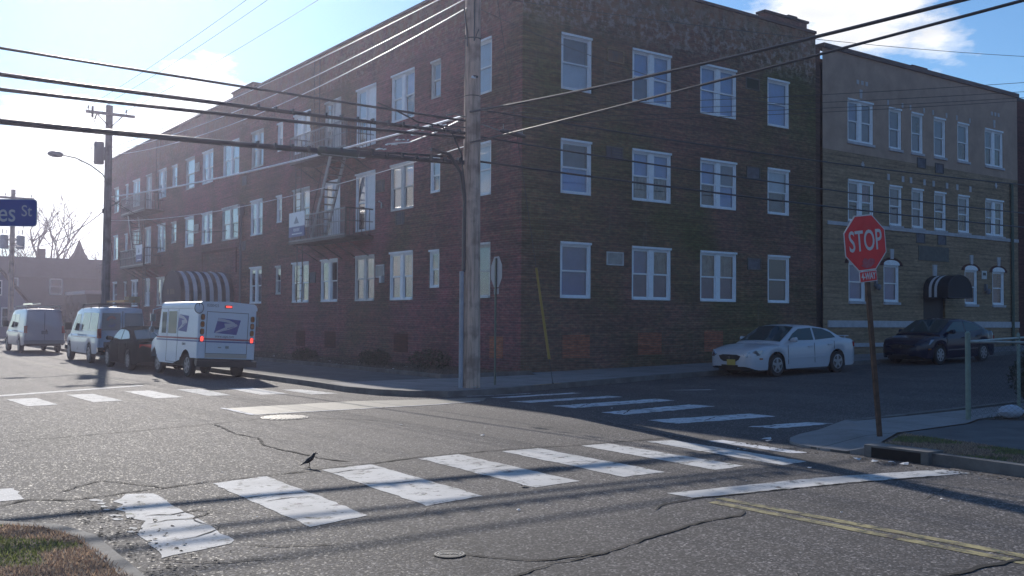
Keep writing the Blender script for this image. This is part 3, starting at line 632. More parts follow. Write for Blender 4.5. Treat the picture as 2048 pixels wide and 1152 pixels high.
for (a, b, c, d, kind, fl_, i) in wins:
    if i == 0: cols = [(8, 8)] if fl_ else [(1, 5)]
    else:
        cols = [rnd.choice([(8, 3), (8, 7), (9, 3), (8, 8), (8, 5), (2, 7), (8, 1), (1, 8)]) for _ in range(2)]
        if fl_ == 0: cols = [rnd.choice([(5, 3), (7, 3), (5, 7), (7, 5)]) for _ in range(2)]
    window(B1, (a+b)/2, (c+d)/2, b-a, d-c, kind, 'W', cols, WHITE if (i*7+fl_) % 3 else WHITE_OLD)
# entrance under the awning
mb = MB(); mb.box(-.06, 0.002, 23.75, 23.95, .2, 2.6); mb.box(-.06, .002, 25.85, 26.05, .2, 2.6); mb.box(-.07, .002, 23.75, 26.05, 2.6, 2.85); mb.box(-.02, -.004, 23.95, 25.85, .2, 2.6)
dr = mb.build('entrance_door', METAL_D, B1)
# string lines and upper entrance panel above the awning (recessed-looking brick frame)
mb = MB(); mb.box(-.05, .001, 23.3, 28.4, 5.0, 5.12); mb.box(-.03, .001, 23.3, 23.42, 3.9, 5.0); mb.box(-.03, .001, 28.28, 28.4, 3.9, 5.0)
mb.build('brick_panel_frame', BR_DARK, B1)
R_ops = []; R_wins = []
for fl_, (z0, z1) in enumerate((F1, F2, F3)):
    for (a, b, k) in [(1.44, 2.66, 'single'), (4.33, 6.06, 'double'), (7.40, 9.20, 'double'), (10.8, 12.0, 'single')]:
        R_ops.append((a, b, z0, z1)); R_wins.append((a, b, z0, z1, k, fl_))
wall_with_openings(0, 13.5, 0, 12.42, R_ops, 'wall', BR_SIDE, B1, 'S')
rc = {(0, 0): [(0, 0)], (0, 1): [(0, 5), (2, 5)], (0, 2): [(2, 5), (2, 5)], (0, 3): [(4, 4)],
      (1, 0): [(7, 9)], (1, 1): [(9, 2), (9, 2)], (1, 2): [(9, 7), (1, 9)], (1, 3): [(8, 7)],
      (2, 0): [(7, 8)], (2, 1): [(9, 5), (9, 9)], (2, 2): [(9, 9), (9, 9)], (2, 3): [(9, 9)]}
for n_, (a, b, c, d, k, fl_) in enumerate(R_wins):
    window(B1, (a+b)/2, (c+d)/2, b-a, d-c, k, 'S', rc[(fl_, n_ % 4)])
mb = MB(); mb.box(.0, 13.5, 48.69, 48.7, 0, 12.42); mb.box(13.49, 13.5, .4, 48.7, 0, 12.42); mb.build('wall', BR_RED, B1)
mb = MB(); mb.box(.3, 13.2, .3, 48.4, 11.9, 12.0); mb.box(.28, .3, .3, 48.4, 11.9, 12.4); mb.box(.28, 13.2, .28, .3, 11.9, 12.4); mb.build('roof', COPING, B1)
mb = MB(); mb.box(-.06, .28, -.06, 48.76, 12.42, 12.52); mb.box(.28, 13.5, -.06, .28, 12.42, 12.52)
mb.box(.28, 13.5, 48.4, 48.76, 12.42, 12.52); mb.box(13.2, 13.56, .28, 48.4, 12.42, 12.52)
mb.build('coping', COPING, B1)
mb = MB(); mb.box(10.65, 13.0, 0.0, .3, 12.52, 12.72); mb.build('parapet_block', BR_RED, B1)   # raised blocks of the parapet
mb = MB(); mb.box(-.0, .3, 21.5, 24.2, 12.52, 12.70); mb.build('parapet_block', BR_RED, B1)
mb = MB(); mb.box(10.6, 13.05, -.07, .36, 12.72, 12.80); mb.box(11.9, 12.4, -.05, .3, 12.80, 12.86); mb.build('coping', COPING, B1)
mb = MB(); mb.box(-.07, .36, 21.4, 24.3, 12.70, 12.78); mb.build('coping', COPING, B1)
# blocked basement openings in newer brick
for (a, b) in [(1.55, 2.6), (4.6, 5.62), (7.6, 8.5)]:
    mb = MB(); mb.box(a, b, -.012, .05, gz(a)+.50, gz(a)+1.2); mb.build('bricked_up_opening', BR_ORANGE, B1)
for (a, b) in [(.9, 1.6), (6.6, 7.6), (12.3, 13.3), (15.2, 16.1)]:
    mb = MB(); mb.box(-.012, .05, a, b, .55, 1.2); mb.build('bricked_up_opening', BR_DARK if a != .9 else BR_ORANGE, B1)
# through-wall air conditioner sleeves
def sleeve(parent, face, u, z, w_, h_, style):
    mb = MB(); P = (lambda a, b, d0, d1, z0, z1, mi: mb.box(a, b, d0, d1, z0, z1, mi)) if face == 'S' else (lambda a, b, d0, d1, z0, z1, mi: mb.box(d0, d1, a, b, z0, z1, mi))
    P(u, u+w_, -.035, .01, z, z+.035, 0); P(u, u+w_, -.035, .01, z+h_-.035, z+h_, 0); P(u, u+.035, -.035, .01, z+.035, z+h_-.035, 0); P(u+w_-.035, u+w_, -.035, .01, z+.035, z+h_-.035, 0)
    P(u+.035, u+w_-.035, -.012, .01, z+.035, z+h_-.035, 1)
    if style == 'grille':
        P(u+w_*.3, u+w_*.3+.03, -.03, -.012, z+.035, z+h_-.035, 0)
        for k in range(3): P(u+w_*.36, u+w_-.035, -.025, -.012, z+.1+k*.09, z+.13+k*.09, 0)
    fr, pn = {'white': (WHITE_OLD, WHITE_OLD), 'rust': (BR_TAN, mat('rusty_panel', (.20, .11, .06), .8, var=.5, scale=4, col2=(.10, .10, .10))), 'dark': (KERB, mat('empty_sleeve', (.02, .045, .03), .9)),
              'grille': (KERB, mat('grey_sleeve', (.10, .10, .12), .8)), 'grey': (KERB, mat('grey_panel', (.13, .13, .15), .8, var=.3, scale=5)), 'pale': (WHITE_OLD, mat('pale_panel', (.34, .34, .32), .8, var=.2, scale=5))}[style]
    return mb.build('air_conditioner_sleeve', [fr, pn], parent)
for (u, z, st) in [(3.25, 9.80, 'rust'), (9.65, 9.83, 'dark'), (3.22, 6.72, 'grille'), (9.68, 6.7, 'grey'), (3.26, 3.42, 'pale'), (9.72, 3.5, 'grey')]: sleeve(B1, 'S', u, z, .70, .42, st)
for (u, z, st) in [(8.35, 3.2, 'pale'), (14.2, 3.15, 'grey'), (14.3, 9.6, 'rust'), (22.1, 8.0, 'grey'), (22.1, 4.9, 'grey'), (29.1, 9.5, 'pale'), (29.1, 6.2, 'pale'), (20.3, 1.3, 'grey'), (8.4, 6.3, 'grille'), (6.9, 5.0, 'grille')]: sleeve(B1, 'W', u, z, .62, .46, st)
mb = MB(); mb.tube([(-.08, 22.6, 6.6), (-.08, 22.6, .3)], .06, 8); mb.box(-.2, 0, 22.45, 22.75, 6.6, 7.1)
for z in (2, 5): mb.box(-.15, .0, 22.52, 22.68, z, z+.05)
mb.build('drainpipe', mat('drainpipe_paint', (.13, .12, .14), .6), B1)
mb = MB(); mb.tube([(-.05, 8.55, 5.7), (-.05, 8.55, 5.9), (-.16, 8.55, 5.95)], .03, 6); mb.box(-.14, 0, 8.35, 8.5, 3.0, 3.25); mb.build('wall_lamp', WHITE_OLD, B1)

# --- entrance awning of the corner block (half barrel, striped, open end towards the street)
def awning(parent, mat_white, mat_dark, c, w_, proj, z0, rise, axis, nstr, letters, first_dark=True, side=None):
    """axis 'x-': projects towards -x from wall x=0 centred on y=c;  'y-': projects towards -y from y=0 centred on x=c"""
    mb = MB(); n = 18; prof = []
    for k in range(n+1):
        a = PI*k/n; prof.append((-w_/2*math.cos(a), z0+.30+rise*math.sin(a)**.9))
    prof = [(-w_/2, z0)]+prof+[(w_/2, z0)]
    P = (lambda s, d, z: (-d, c+s, z)) if axis == 'x-' else (lambda s, d, z: (c+s, -d, z))
    for j in range(nstr*2+1):
        d0 = .02+(proj-.02)*j/(nstr*2+1); d1 = .02+(proj-.02)*(j+1)/(nstr*2+1)
        mi = (j+1) % 2 if not side else (0 if (side[0] <= j < side[1] and j % 2 == 0) else 1)
        for (a, b) in zip(prof, prof[1:]): mb.quad(P(a[0], d0, a[1]), P(b[0], d0, b[1]), P(b[0], d1, b[1]), P(a[0], d1, a[1]), mi)
    mb.poly([P(s, proj+.001, z) for s, z in prof], 1)
    o = mb.build('entrance_awning', [mat_white, mat_dark], parent)
    fr = MB(); fr.tube([P(s, proj, z) for s, z in prof], .02, 6); fr.tube([P(-w_/2, .02, z0), P(-w_/2, proj, z0), P(w_/2, proj, z0), P(w_/2, .02, z0)], .02, 6)
    fr.build('awning_frame', METAL_D, o)
    return o
AW_W = mat('awning_white_canvas', (.55, .57, .62), .8, var=.06, scale=3); AW_D = mat('awning_dark_canvas', (.022, .024, .045), .85, var=.2, scale=3)
aw = awning(B1, AW_W, AW_D, 25.1, 3.0, 2.55, 2.40, 1.25, 'x-', 6, None)
LET_G = mat('pale_lettering', (.25, .26, .22), .8); LET_T = mat('tarnished_lettering', (.12, .11, .09), .8)
mb = MB()
for (y, w2) in [(25.72, .13), (25.56, .10), (25.22, .14), (25.03, .12), (24.86, .12), (24.70, .10)]: mb.box(-2.562, -2.556, y-w2/2, y+w2/2, 2.82, 3.08)
mb.build('awning_lettering', LET_T, aw)   # worn letters, too faint to read in the picture

# --- fire escapes
def fire_escape(y0, y1, name_label, stair_dir, sign_kind, ladder_y):
    t = empty('fire_escape', (0, (y0+y1)/2, 0), name_label, 'fire escape', 'fire escapes on the long brick wall')
    yc = (y0+y1)/2; a, b = y0-yc, y1-yc; D = 1.12
    for n_, z in enumerate((4.74, 7.95)):
        p = MB()
        for k in range(int((b-a)/.10)+1):
            y = a+(b-a)*k/int((b-a)/.10); p.box(-D, -.02, y-.012, y+.012, z-.03, z)
        p.bar((-D, a, z-.05), (-D, b, z-.05), .05, .09); p.bar((-.06, a, z-.05), (-.06, b, z-.05), .05, .09); p.bar((-D, a, z-.05), (0, a, z-.05), .05, .09); p.bar((-D, b, z-.05), (0, b, z-.05), .05, .09)
        for k in range(5):
            y = a+.3+(b-a-.6)*k/4; p.bar((-D, y, z-.08), (0, y, z-.72), .035); p.bar((-D, y, z-.08), (0, y, z-.08), .04)
        p.build('platform', METAL_D, t)
        H_ = .98
        fr = MB()
        for zz, wd in ((z+H_, .045), (z+.52, .028), (z+.04, .045)): fr.bar((-D, a, zz), (-D, b, zz), wd)
        k = 0; y = a
        while y < b+.001:
            fr.bar((-D, y, z), (-D, y, z+H_), .018); y += .145
        cy = yc_ = (a+b)/2+.4
        for cz, rr in ((z+.68, .2), (z+.33, .17)): fr.tube([(-D-.01, cy+rr*math.cos(q*PI/8), cz+rr*1.1*math.sin(q*PI/8)) for q in range(17)], .013, 5, cap=False)
        fr.build('front_railing', METAL_LIT, t)
        for yy in (a, b):
            sr = MB()
            for zz, wd in ((z+H_, .045), (z+.52, .028)): sr.bar((-D, yy, zz), (-.02, yy, zz), wd)
            for q in range(7): sr.bar((-D+.16*q, yy, z), (-D+.16*q, yy, z+H_), .02)
            sr.bar((-D, yy, z), (-D, yy, z+H_+.02), .045)
            sr.build('side_railing', METAL_D, t)
    st = MB(); ya, yb = stair_dir; ya -= yc; yb -= yc           # bottom y, top y
    for xx in (-1.0, -.42): st.bar((xx, ya, 4.74), (xx, yb, 7.95), .05, .17)
    st.build('stair_stringer', METAL_LIT, t)
    tr_ = MB(); nst = 12
    for k in range(1, nst):
        f_ = k/nst; y = ya+(yb-ya)*f_; z = 4.74+3.21*f_; tr_.box(-1.0, -.42, y-.11, y+.11, z-.015, z+.015)
    tr_.build('stair_tread', METAL_D, t)
    hr = MB(); hr.tube([(-1.04, ya, 5.5), (-1.04, yb, 8.7)], .018, 6); hr.tube([(-1.04, (ya+yb)/2, 6.3), (-1.04, (ya+yb)/2, 7.1)], .015, 5); hr.build('stair_handrail', METAL_D, t)
    la = MB(); ly = ladder_y-yc
    for q in (-.26, .26): la.bar((-.85, ly+q, 2.35), (-.85, ly+q, 4.75), .035)
    for q in range(8): la.bar((-.85, ly-.26, 2.5+q*.3), (-.85, ly+.26, 2.5+q*.3), .022)
    la.build('drop_ladder', METAL_D, t)
    la = MB()
    for q in (-.26, .26): la.bar((-.2, ly+q, 7.95), (-.2, ly+q, 12.3), .035); la.bar((-.95, ly+q, 4.8), (-.95, ly+q, 7.9), .03)
    for q in range(14): la.bar((-.2, ly-.26, 8.1+q*.3), (-.2, ly+.26, 8.1+q*.3), .022)
    for q in range(10): la.bar((-.95, ly-.26, 4.95+q*.3), (-.95, ly+.26, 4.95+q*.3), .02)
    la.build('ladder', METAL_D, t)
    return t
fe1 = fire_escape(9.25, 14.35, 'iron fire escape with blue and white sign on railing, nearer of the two', (12.5, 10.75), 'a', 13.9)
fe2 = fire_escape(35.3, 40.4, 'iron fire escape at the far end of the long brick wall, beside the dark pole', (37.7, 39.3), 'b', 36.1)
# its dead straight stair hides behind; signs hung on the railings
SIGNB = mat('sign_blue_grey', (.13, .17, .34), .6)
def hung_sign(y0, y1, label, words=True):
    t = empty('hung_sign', (-1.16, (y0+y1)/2, 5.05), label, 'sign', 'signs hung on the fire escapes')
    hw = (y1-y0)/2; mb = MB(); mb.box(-.015, .01, -hw, hw, .28, .85); mb.build('sign_board', WHITE, t)
    mb = MB(); mb.box(-.017, .01, -hw, hw, -.12, .279); mb.build('sign_band', SIGNB, t)
    B = Matrix.Rotation(-PI/2, 4, 'Z') @ Matrix.Rotation(PI/2, 4, 'X')
    if words: text('sign_lettering', 'FOR RENT', .17, Matrix.Translation((-.019, 0, .14)) @ B, WHITE, t, .75, .003)
    mb = MB(); mb.box(-.0185, -.016, -hw*.7, hw*.6, -.03, .01); mb.build('sign_small_print', WHITE, t)
    mb = MB(); mb.prism([(-.0175, -hw*.3, .4), (-.0175, hw*.05, .7), (-.0175, hw*.35, .4)], (.003, 0, 0)); mb.build('sign_mark', mat('sign_mark_grey', (.30, .34, .40), .7), t)
    return t
hung_sign(12.75, 14.25, 'white and blue sign hung on the lower railing of the nearer fire escape')
hung_sign(35.5, 36.7, 'pale sign hung on the lower railing of the far fire escape', False)

# --- tan brick building
B2 = empty('tan_brick_building', (14.0, 0, 0), 'tan brick building with rendered top storey and white stone trim, right of the red block', 'building')
def W2(x): return x-14.0
x0, x1 = W2(13.9), W2(27.95)
cols2 = [(15.42, 17.06, 'double'), (18.08, 18.95, 'single'), (19.62, 20.46, 'single'), (21.24, 22.12, 'single'), (23.02, 23.92, 'single'), (25.2, 26.72, 'double')]
ops = []; W_ = []
for (z0, z1) in ((5.56, 7.16), (8.64, 10.28)):
    for i, (a, b, k) in enumerate(cols2): ops.append((W2(a), W2(b), z0, z1)); W_.append((W2(a), W2(b), z0, z1, k, i))
g2w = [(15.44, 16.5), (17.68, 18.72), (23.5, 24.5), (25.72, 26.72)]
for (a, b) in g2w: ops.append((W2(a), W2(b), 2.5, 4.02)); W_.append((W2(a), W2(b), 2.5, 4.02, 'single', 9))
ops.append((W2(20.4), W2(22.0), .3, 2.9))
wall_with_openings(x0, x1, 0, 8.2, [o for o in ops if o[3] < 8], 'wall', BR_TAN, B2, 'S')
wall_with_openings(x0, x1, 8.2, 12.0, [o for o in ops if o[3] > 8], 'rendered_wall', STUCCO, B2, 'S')
c2 = {0: [(0, 5), (5, 5)], 1: [(5, 5)], 2: [(7, 5)], 3: [(1, 5)], 4: [(1, 7)], 5: [(1, 7), (5, 4)]}
for n_, (a, b, c, d, k, i) in enumerate(W_):
    if i == 9: cl_ = [(0, 0)] if a < 6 else [(3, 7)]
    elif c < 8: cl_ = {0: [(5, 7), (6, 4)], 1: [(5, 5)], 2: [(1, 1)], 3: [(5, 3)], 4: [(1, 7)], 5: [(1, 3), (4, 4)]}[i]
    else: cl_ = c2[i]
    window(B2, (a+b)/2, (c+d)/2, b-a, d-c, k, 'S', cl_, WHITE, sill=True)
mb = MB(); mb.box(x0, x1, .02, 14, -.1, 0); mb.box(x1-.01, x1, .36, 14, 0, 12); mb.box(x0, x1, 13.9, 14, 0, 12); mb.build('wall', BR_TAN, B2)
mb = MB(); mb.box(x0, x1, .36, 14, 11.6, 11.7); mb.build('roof', COPING, B2)
mb = MB(); mb.box(x0, x1+.05, -.09, .36, 12.0, 12.17); mb.build('coping', mat('brown_coping', (.07, .06, .06), .7), B2)
mb = MB(); mb.box(W2(20.3), W2(21.4), .36, .9, 12.17, 12.42); mb.build('chimney', BR_DARK, B2)
mb = MB(); mb.box(x0+.25, x1-.02, -.04, .0, 5.36, 5.50); mb.build('stone_band', STONE, B2)
mb = MB(); mb.box(x0+.25, W2(20.1), -.05, .0, 1.50, 1.76); mb.box(W2(22.3), x1-.02, -.05, .0, 1.50, 1.76); mb.box(x0+.25, W2(20.1), -.04, -.0, .75, .9); mb.build('stone_band', STONE, B2)
def accent(pts=None, bx=None):
    mb = MB()
    if bx: mb.box(*bx)
    else: mb.prism(pts, (0, -.03, 0))
    mb.build('stone_accent', STONE, B2)
for (a, b, k) in [c for c in cols2 if c[2] == 'double']:
    m_ = W2((a+b)/2)
    for q in (-.28, 0, .28): accent(bx=(m_+.1+q-.07, m_+.1+q+.07, -.02, .0, 10.92, 11.08))
    accent([(m_-.06, 0, 10.38), (m_+.06, 0, 10.38), (m_+.09, 0, 10.72), (m_-.09, 0, 10.72)])
    accent([(m_+.1, 0, 7.66), (m_+.2, 0, 7.8), (m_+.1, 0, 7.94), (m_, 0, 7.8)])
for (a, b, k) in [c for c in cols2 if c[2] == 'single']:
    for u in (W2(a)-.06, W2(b)+.06):
        accent(bx=(u-.05, u+.05, -.02, 0, 10.36, 10.56)); accent(bx=(u-.08, u+.08, -.02, 0, 7.36, 7.60))
for (a, b) in g2w:
    m_ = W2((a+b)/2); hw = (b-a)/2; o_ = MB()
    o_.prism([(m_-.09, 0, 4.22), (m_+.09, 0, 4.22), (m_+.12, 0, 4.62), (m_-.12, 0, 4.62)], (0, -.05, 0)); o_.build('keystone', STONE, B2)
    ar = MB(); rr = hw+.22
    for k in range(10):
        q0, q1 = PI*k/10, PI*(k+1)/10
        ar.prism([(m_+math.cos(q)*r_, 0, 3.95+math.sin(q)*r_*.42) for q, r_ in ((q0, hw+.0), (q0, hw+.25), (q1, hw+.25), (q1, hw+.0))], (0, -.012, 0))
    ar.build('brick_arch', BR_DARK, B2)
    ar = MB(); ar.prism([(m_-hw, 0, 4.02)]+[(m_+math.cos(PI-PI*k/10)*hw, 0, 4.02+math.sin(PI*k/10)*.16) for k in range(1, 10)]+[(m_+hw, 0, 4.02)], (0, -.025, 0)); ar.build('arched_window_head', WHITE, B2)
mb = MB(); mb.prism([(W2(21.2)-.11, 0, 3.55), (W2(21.2)+.11, 0, 3.55), (W2(21.2)+.15, 0, 4.1), (W2(21.2)-.15, 0, 4.1)], (0, -.05, 0)); mb.build('keystone', STONE, B2)
PLQ = mat('name_stone', (.125, .125, .11), .85, var=.2, scale=6)
mb = MB(); mb.box(W2(20.05), W2(22.25), -.03, 0, 4.25, 4.85); pq = mb.build('name_plaque', PLQ, B2)
for (x, z) in ((20.0, 8.05), (21.3, 7.95), (19.9, 4.95), (21.45, 4.95)):
    sleeve(B2, 'S', W2(x), z-(.0), .62, .42, 'grey')
mb = MB(); mb.box(W2(20.4), W2(22.0), .1, .14, .3, 2.9); mb.build('entrance_door', mat('dark_door', (.02, .02, .025), .5), B2)
AWB = mat('awning_black_canvas', (.018, .02, .026), .7)
aw2 = awning(B2, AW_W, AWB, W2(21.25), 1.75, 1.1, 2.72, .62, 'y-', 4, None, side=(1, 6))
mb = MB(); mb.box(W2(24.85), W2(25.25), -.015, 0, 3.62, 3.98); pl_ = mb.build('house_number', WHITE_OLD, B2)
mb = MB(); mb.box(W2(24.93), W2(25.17), -.02, -.015, 3.78, 3.9); mb.build('number_smudge', PLQ, pl_)
for x in (17.1, 25.1):
    mb = MB(); mb.box(W2(x)-.06, W2(x)+.06, -.1, 0, 3.1, 3.4); mb.lathe([(.03, 0), (.1, .05), (.12, .16), (.06, .24)], (W2(x), -.16, 2.95), 'z', 10); mb.build('wall_lamp', mat('lamp_grey', (.16, .17, .2), .4), B2)
mb = MB(); mb.tube([(W2(27.3), -.08, 7.9), (W2(27.3), -.08, .6)], .07, 8); mb.tube([(W2(27.3), -.08, 7.9), (W2(27.3), .1, 8.05)], .07, 8); mb.build('drainpipe', GREENM, B2)
BR_SLOT = brick_mat('slot_brick', (.12, .08, .055), (.08, .055, .045), (.09, .07, .06), [(.6, .6, .6), (1, 1, 1), (1.2, 1.1, 1.1)])
# dark slot between the two buildings, closed by an iron gate
mb = MB(); mb.box(13.5, 13.9, .10, .12, .2, 12.0); tag(mb.build('wall_slot_infill', BR_SLOT), 'narrow dark brick infill in the slot between the red and tan buildings', 'wall')
g_ = empty('alley_gate', (13.7, .06, gz(13.7)+.13), 'tall dark iron gate closing the slot between the red and tan buildings', 'gate')
mb = MB(); mb.bar((-.2, 0, 0), (-.2, 0, 2.5), .04); mb.bar((.2, 0, 0), (.2, 0, 2.7), .04); mb.bar((-.2, 0, .3), (.2, 0, .3), .03); mb.bar((-.2, 0, 2.35), (.2, 0, 2.5), .03); mb.build('gate_frame', METAL_D, g_)
mb = MB()
for k in range(5): mb.bar((-.13+k*.065, 0, .1), (-.13+k*.065, 0, 2.4), .015)
mb.build('gate_bars', METAL_D, g_)
# --- darker building beyond
B3 = empty('dark_brick_building', (28.1, 0, 0), 'dark red brick building at the right edge, only its flank showing', 'building')
mb = MB(); mb.box(0, 14, .1, 14, 0, 11.9); mb.build('wall', BR_DARK, B3)
mb = MB(); mb.box(-.03, 14.05, .05, 14.05, 11.9, 12.05); mb.build('coping', COPING, B3)
for fl_, z in enumerate((2.4, 5.5, 8.6)):
    for x in (1.2, 4.2, 7.2, 10.2):
        fm, gm, sm, _ = window_meshes(1.2, 1.6, 'single', WHITE)
        wo_ = link('window', fm, B3, (x+.6, .0, z+.8)); link('pane', gm, wo_)
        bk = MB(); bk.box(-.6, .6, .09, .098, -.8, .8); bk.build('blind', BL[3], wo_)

# ---------------------------------------------------------------- utility poles
def insulator(parent, p, h=.22, r=.05, m_=None):
    mb = MB(); mb.lathe([(.015, 0), (.015, .08), (r, .09), (r*.6, .13), (r*.9, .15), (r*.5, h-.03), (.03, h)], p, 'z', 10)
    return mb.build('insulator', m_ or mat('porcelain', (.20, .19, .20), .3), parent, smooth=True)
# near pole on the corner
NP = Vector((-4.42, -4.10, .126))
t = empty('utility_pole', NP, 'tall weathered brown wooden utility pole on the corner pavement in front of the brick block', 'utility pole')
mb = MB(); n = 26
mb.tube([(0, 0, 12.9*k/n) for k in range(n+1)], [.235-.075*(k/n)**.8 for k in range(n+1)], 20); mb.build('pole', POLEWOOD, t, smooth=True)
mb = MB(); mb.tube([(-.28, -.04, 0), (-.28, -.04, 2.68)], .052, 10); mb.build('conduit', GREYPLASTIC, t, smooth=True)
mb = MB(); mb.tube([(-.23, -.04, 2.66), (-.22, -.02, 3.4), (-.19, 0, 4.3), (-.30, 0, 4.95), (-.62, 0, 5.35), (-1.1, 0, 5.42)], .042, 8)
mb.tube([(-.21, -.06, 2.7), (-.20, -.05, 4.4), (-.30, 0, 5.4), (-.55, 0, 5.85), (-.95, 0, 6.0)], .022, 8); mb.tube([(-.16, .03, 2.7), (-.18, .05, 8.2)], .012, 6)
mb.build('riser_cable', CABLE, t, smooth=True)
mb = MB(); mb.box(-1.1, 1.1, -.16, -.04, 11.9, 12.02); mb.build('crossarm', POLEDARK, t)
for x in (-1.0, -.45, .95): insulator(t, (x, -.1, 12.02))
mb = MB(); mb.lathe([(.30, 0), (.30, 1.0), (.26, 1.05), (.05, 1.08)], (.0, -.55, 9.9), 'z', 16); mb.build('transformer', GREYPLASTIC, t, smooth=True)
mb = MB()
for z in (1.25, 4.05, 6.75, 8.1): mb.lathe([(.19, 0), (.192, .02)], (0, 0, z), 'z', 20)
mb.box(-.10, .02, -.20, -.172, 7.17, 7.22); mb.box(-.04, .06, -.21, -.18, 1.3, 1.46)
mb.build('pole_band', METAL_D, t)
mb = MB(); mb.box(-.14, -.04, -.20, -.165, 7.15, 7.2); mb.build('pole_tag', WHITE, t)
mb = MB(); mb.tube([(.03, -.19, 8.3), (-.12, -.24, 8.0), (-.1, -.22, 8.9), (.03, -.16, 9.6)], .014, 6)
mb.tube([(-.28, -.05, 8.8), (-.20, -.06, 8.2), (-.19, -.06, 7.9)], .02, 6); mb.build('drop_wire', CABLE, t)
mb = MB(); mb.tube([(-.13, 0, 6.25), (-.45, .0, 6.3), (-.7, .02, 6.25)], .018, 6); mb.build('cable_bracket', GALV, t)
# guy wire and its yellow guard
g = empty('guy_wire', (-2.0, -4.1, gz(-2)+.126), 'thin steel guy wire from the corner pole with a long yellow guard tube', 'guy wire')
a = Vector((0, 0, 0)); b = Vector((-2.3, 0, 12.2)); d = (b-a)
mb = MB(); mb.tube([a, b], .008, 5); mb.tube([(0, 0, -.1), (0, 0, .03)], .03, 6); mb.build('wire', WIRED, g)
mb = MB(); mb.tube([a+d*.05, a+d*.232], [.036, .030], 8); mb.build('guard_tube', mat('yellow_plastic', (.36, .24, .05), .55), g, smooth=True)
# left pole down the street
LP = Vector((-5.65, 24.7, .126))
t = empty('utility_pole', LP, 'dark utility pole with street light arm and grey transformer down the left street', 'utility pole')
mb = MB(); mb.tube([(0, 0, 11.35*k/12) for k in range(13)], [.205-.05*k/12 for k in range(13)], 14); mb.build('pole', POLEDARK, t, smooth=True)
mb = MB(); mb.box(-1.05, 1.1, -.2, -.09, 10.88, 11.0); mb.build('crossarm', POLEDARK, t)
mb = MB(); mb.bar((-.55, -.14, 10.88), (0, -.14, 10.3), .035); mb.bar((.55, -.14, 10.88), (0, -.14, 10.3), .035); mb.build('crossarm_brace', METAL_D, t)
for x, z in ((-.95, 11.0), (.72, 11.0)): insulator(t, (x, -.145, z))
mb = MB(); mb.tube([(-.05, -.12, 11.0), (-.05, -.12, 11.35)], .018, 6); mb.build('insulator_pin', METAL_D, t); insulator(t, (-.05, -.12, 11.33))
mb = MB(); mb.tube([(-.78, -.2, 10.7), (-.78, -.2, 11.2)], .05, 8); mb.tube([(-.68, -.2, 10.62), (-.6, -.2, 10.85)], .03, 6); mb.tube([(-.78, -.2, 10.7), (-.55, -.2, 10.2), (-.62, -.2, 9.9)], .012, 5); mb.build('fuse_cutout', METAL_D, t, smooth=True)
mb = MB(); mb.lathe([(.2, 0), (.22, .03), (.22, .95), (.2, 1.02), (.05, 1.06)], (-.42, 0, 8.6), 'z', 16); mb.box(-.25, -.12, -.06, .06, 8.8, 9.4); mb.build('transformer', mat('transformer_grey', (.12, .13, .15), .5), t, smooth=True)
mb = MB(); mb.tube([(-.62, 0, 8.7), (-.74, 0, 8.65), (-.74, 0, 9.4), (-.6, 0, 9.55)], .012, 5); mb.build('jumper_wire', CABLE, t)
arm = MB(); arm.tube([(-.12, 0, 7.95), (-.25, 0, 8.15), (-.75, 0, 8.5), (-1.4, 0, 8.78), (-1.95, 0, 8.86)], .032, 8); arm.tube([(-.12, 0, 7.75), (-.7, 0, 8.28), (-1.3, 0, 8.72)], .012, 5)
la_ = arm.build('lamp_arm', GALV, t, smooth=True)
mb = MB(); mb.lathe([(.03, 0), (.09, .06), (.14, .2), (.15, .42), (.10, .6), (.03, .66)], (-2.6, 0, 8.87), 'x', 12); mb.build('lamp_head', mat('lamp_head_grey', (.20, .20, .21), .4), la_, smooth=True)
mb = MB(); mb.tube([(-.2, -.05, 6.35), (-.2, -.05, 6.55)], .05, 8); mb.build('cable_clamp', METAL_D, t)
mb = MB(); mb.tube([(.16, -.1, 6.7), (.5, -.25, 6.95)], .03, 6); mb.build('cable_clamp', METAL_D, t)
# third pole, far down the street, three grey transformers
t = empty('utility_pole', (-5.62, 50.4, .126), 'distant utility pole with grey transformers at the far left, below the blue sign', 'utility pole')
mb = MB(); mb.tube([(0, 0, 0), (0, 0, 10.1)], [.2, .14], 12); mb.build('pole', POLEWOOD, t, smooth=True)
mb = MB(); mb.box(-1.4, 1.25, -.2, -.09, 9.45, 9.6); mb.build('crossarm', POLEDARK, t)
for x in (-1.3, -.5, 1.1): insulator(t, (x, -.14, 9.6))
for x in (-.5, .5):
    mb = MB(); mb.lathe([(.26, 0), (.26, .85), (.2, .92), (.05, .96)], (x, -.1, 6.1), 'z', 12); mb.bar((x, 0, 6.7), (0, 0, 6.7), .08); mb.tube([(x-.1, 0, 7.1), (x-.1, 0, 7.4)], .03, 6); mb.tube([(x+.12, 0, 7.1), (x+.12, 0, 7.4)], .03, 6); mb.build('transformer', GREYPLASTIC, t)

# ---------------------------------------------------------------- overhead cables
def cable(name, a, b, r, sag, m_, label, group, extra=None, n=40):
    a = Vector(a); b = Vector(b); pts = []
    for k in range(n+1):
        f_ = k/n; p = a.lerp(b, f_); p.z -= sag*4*f_*(1-f_); pts.append(p)
    mb = MB(); mb.tube(pts, r, 6); o = mb.build(name, m_, None, smooth=True)
    return tag(o, label, 'cable', group)
GX = 'black communication cables over the junction'
wx = -48
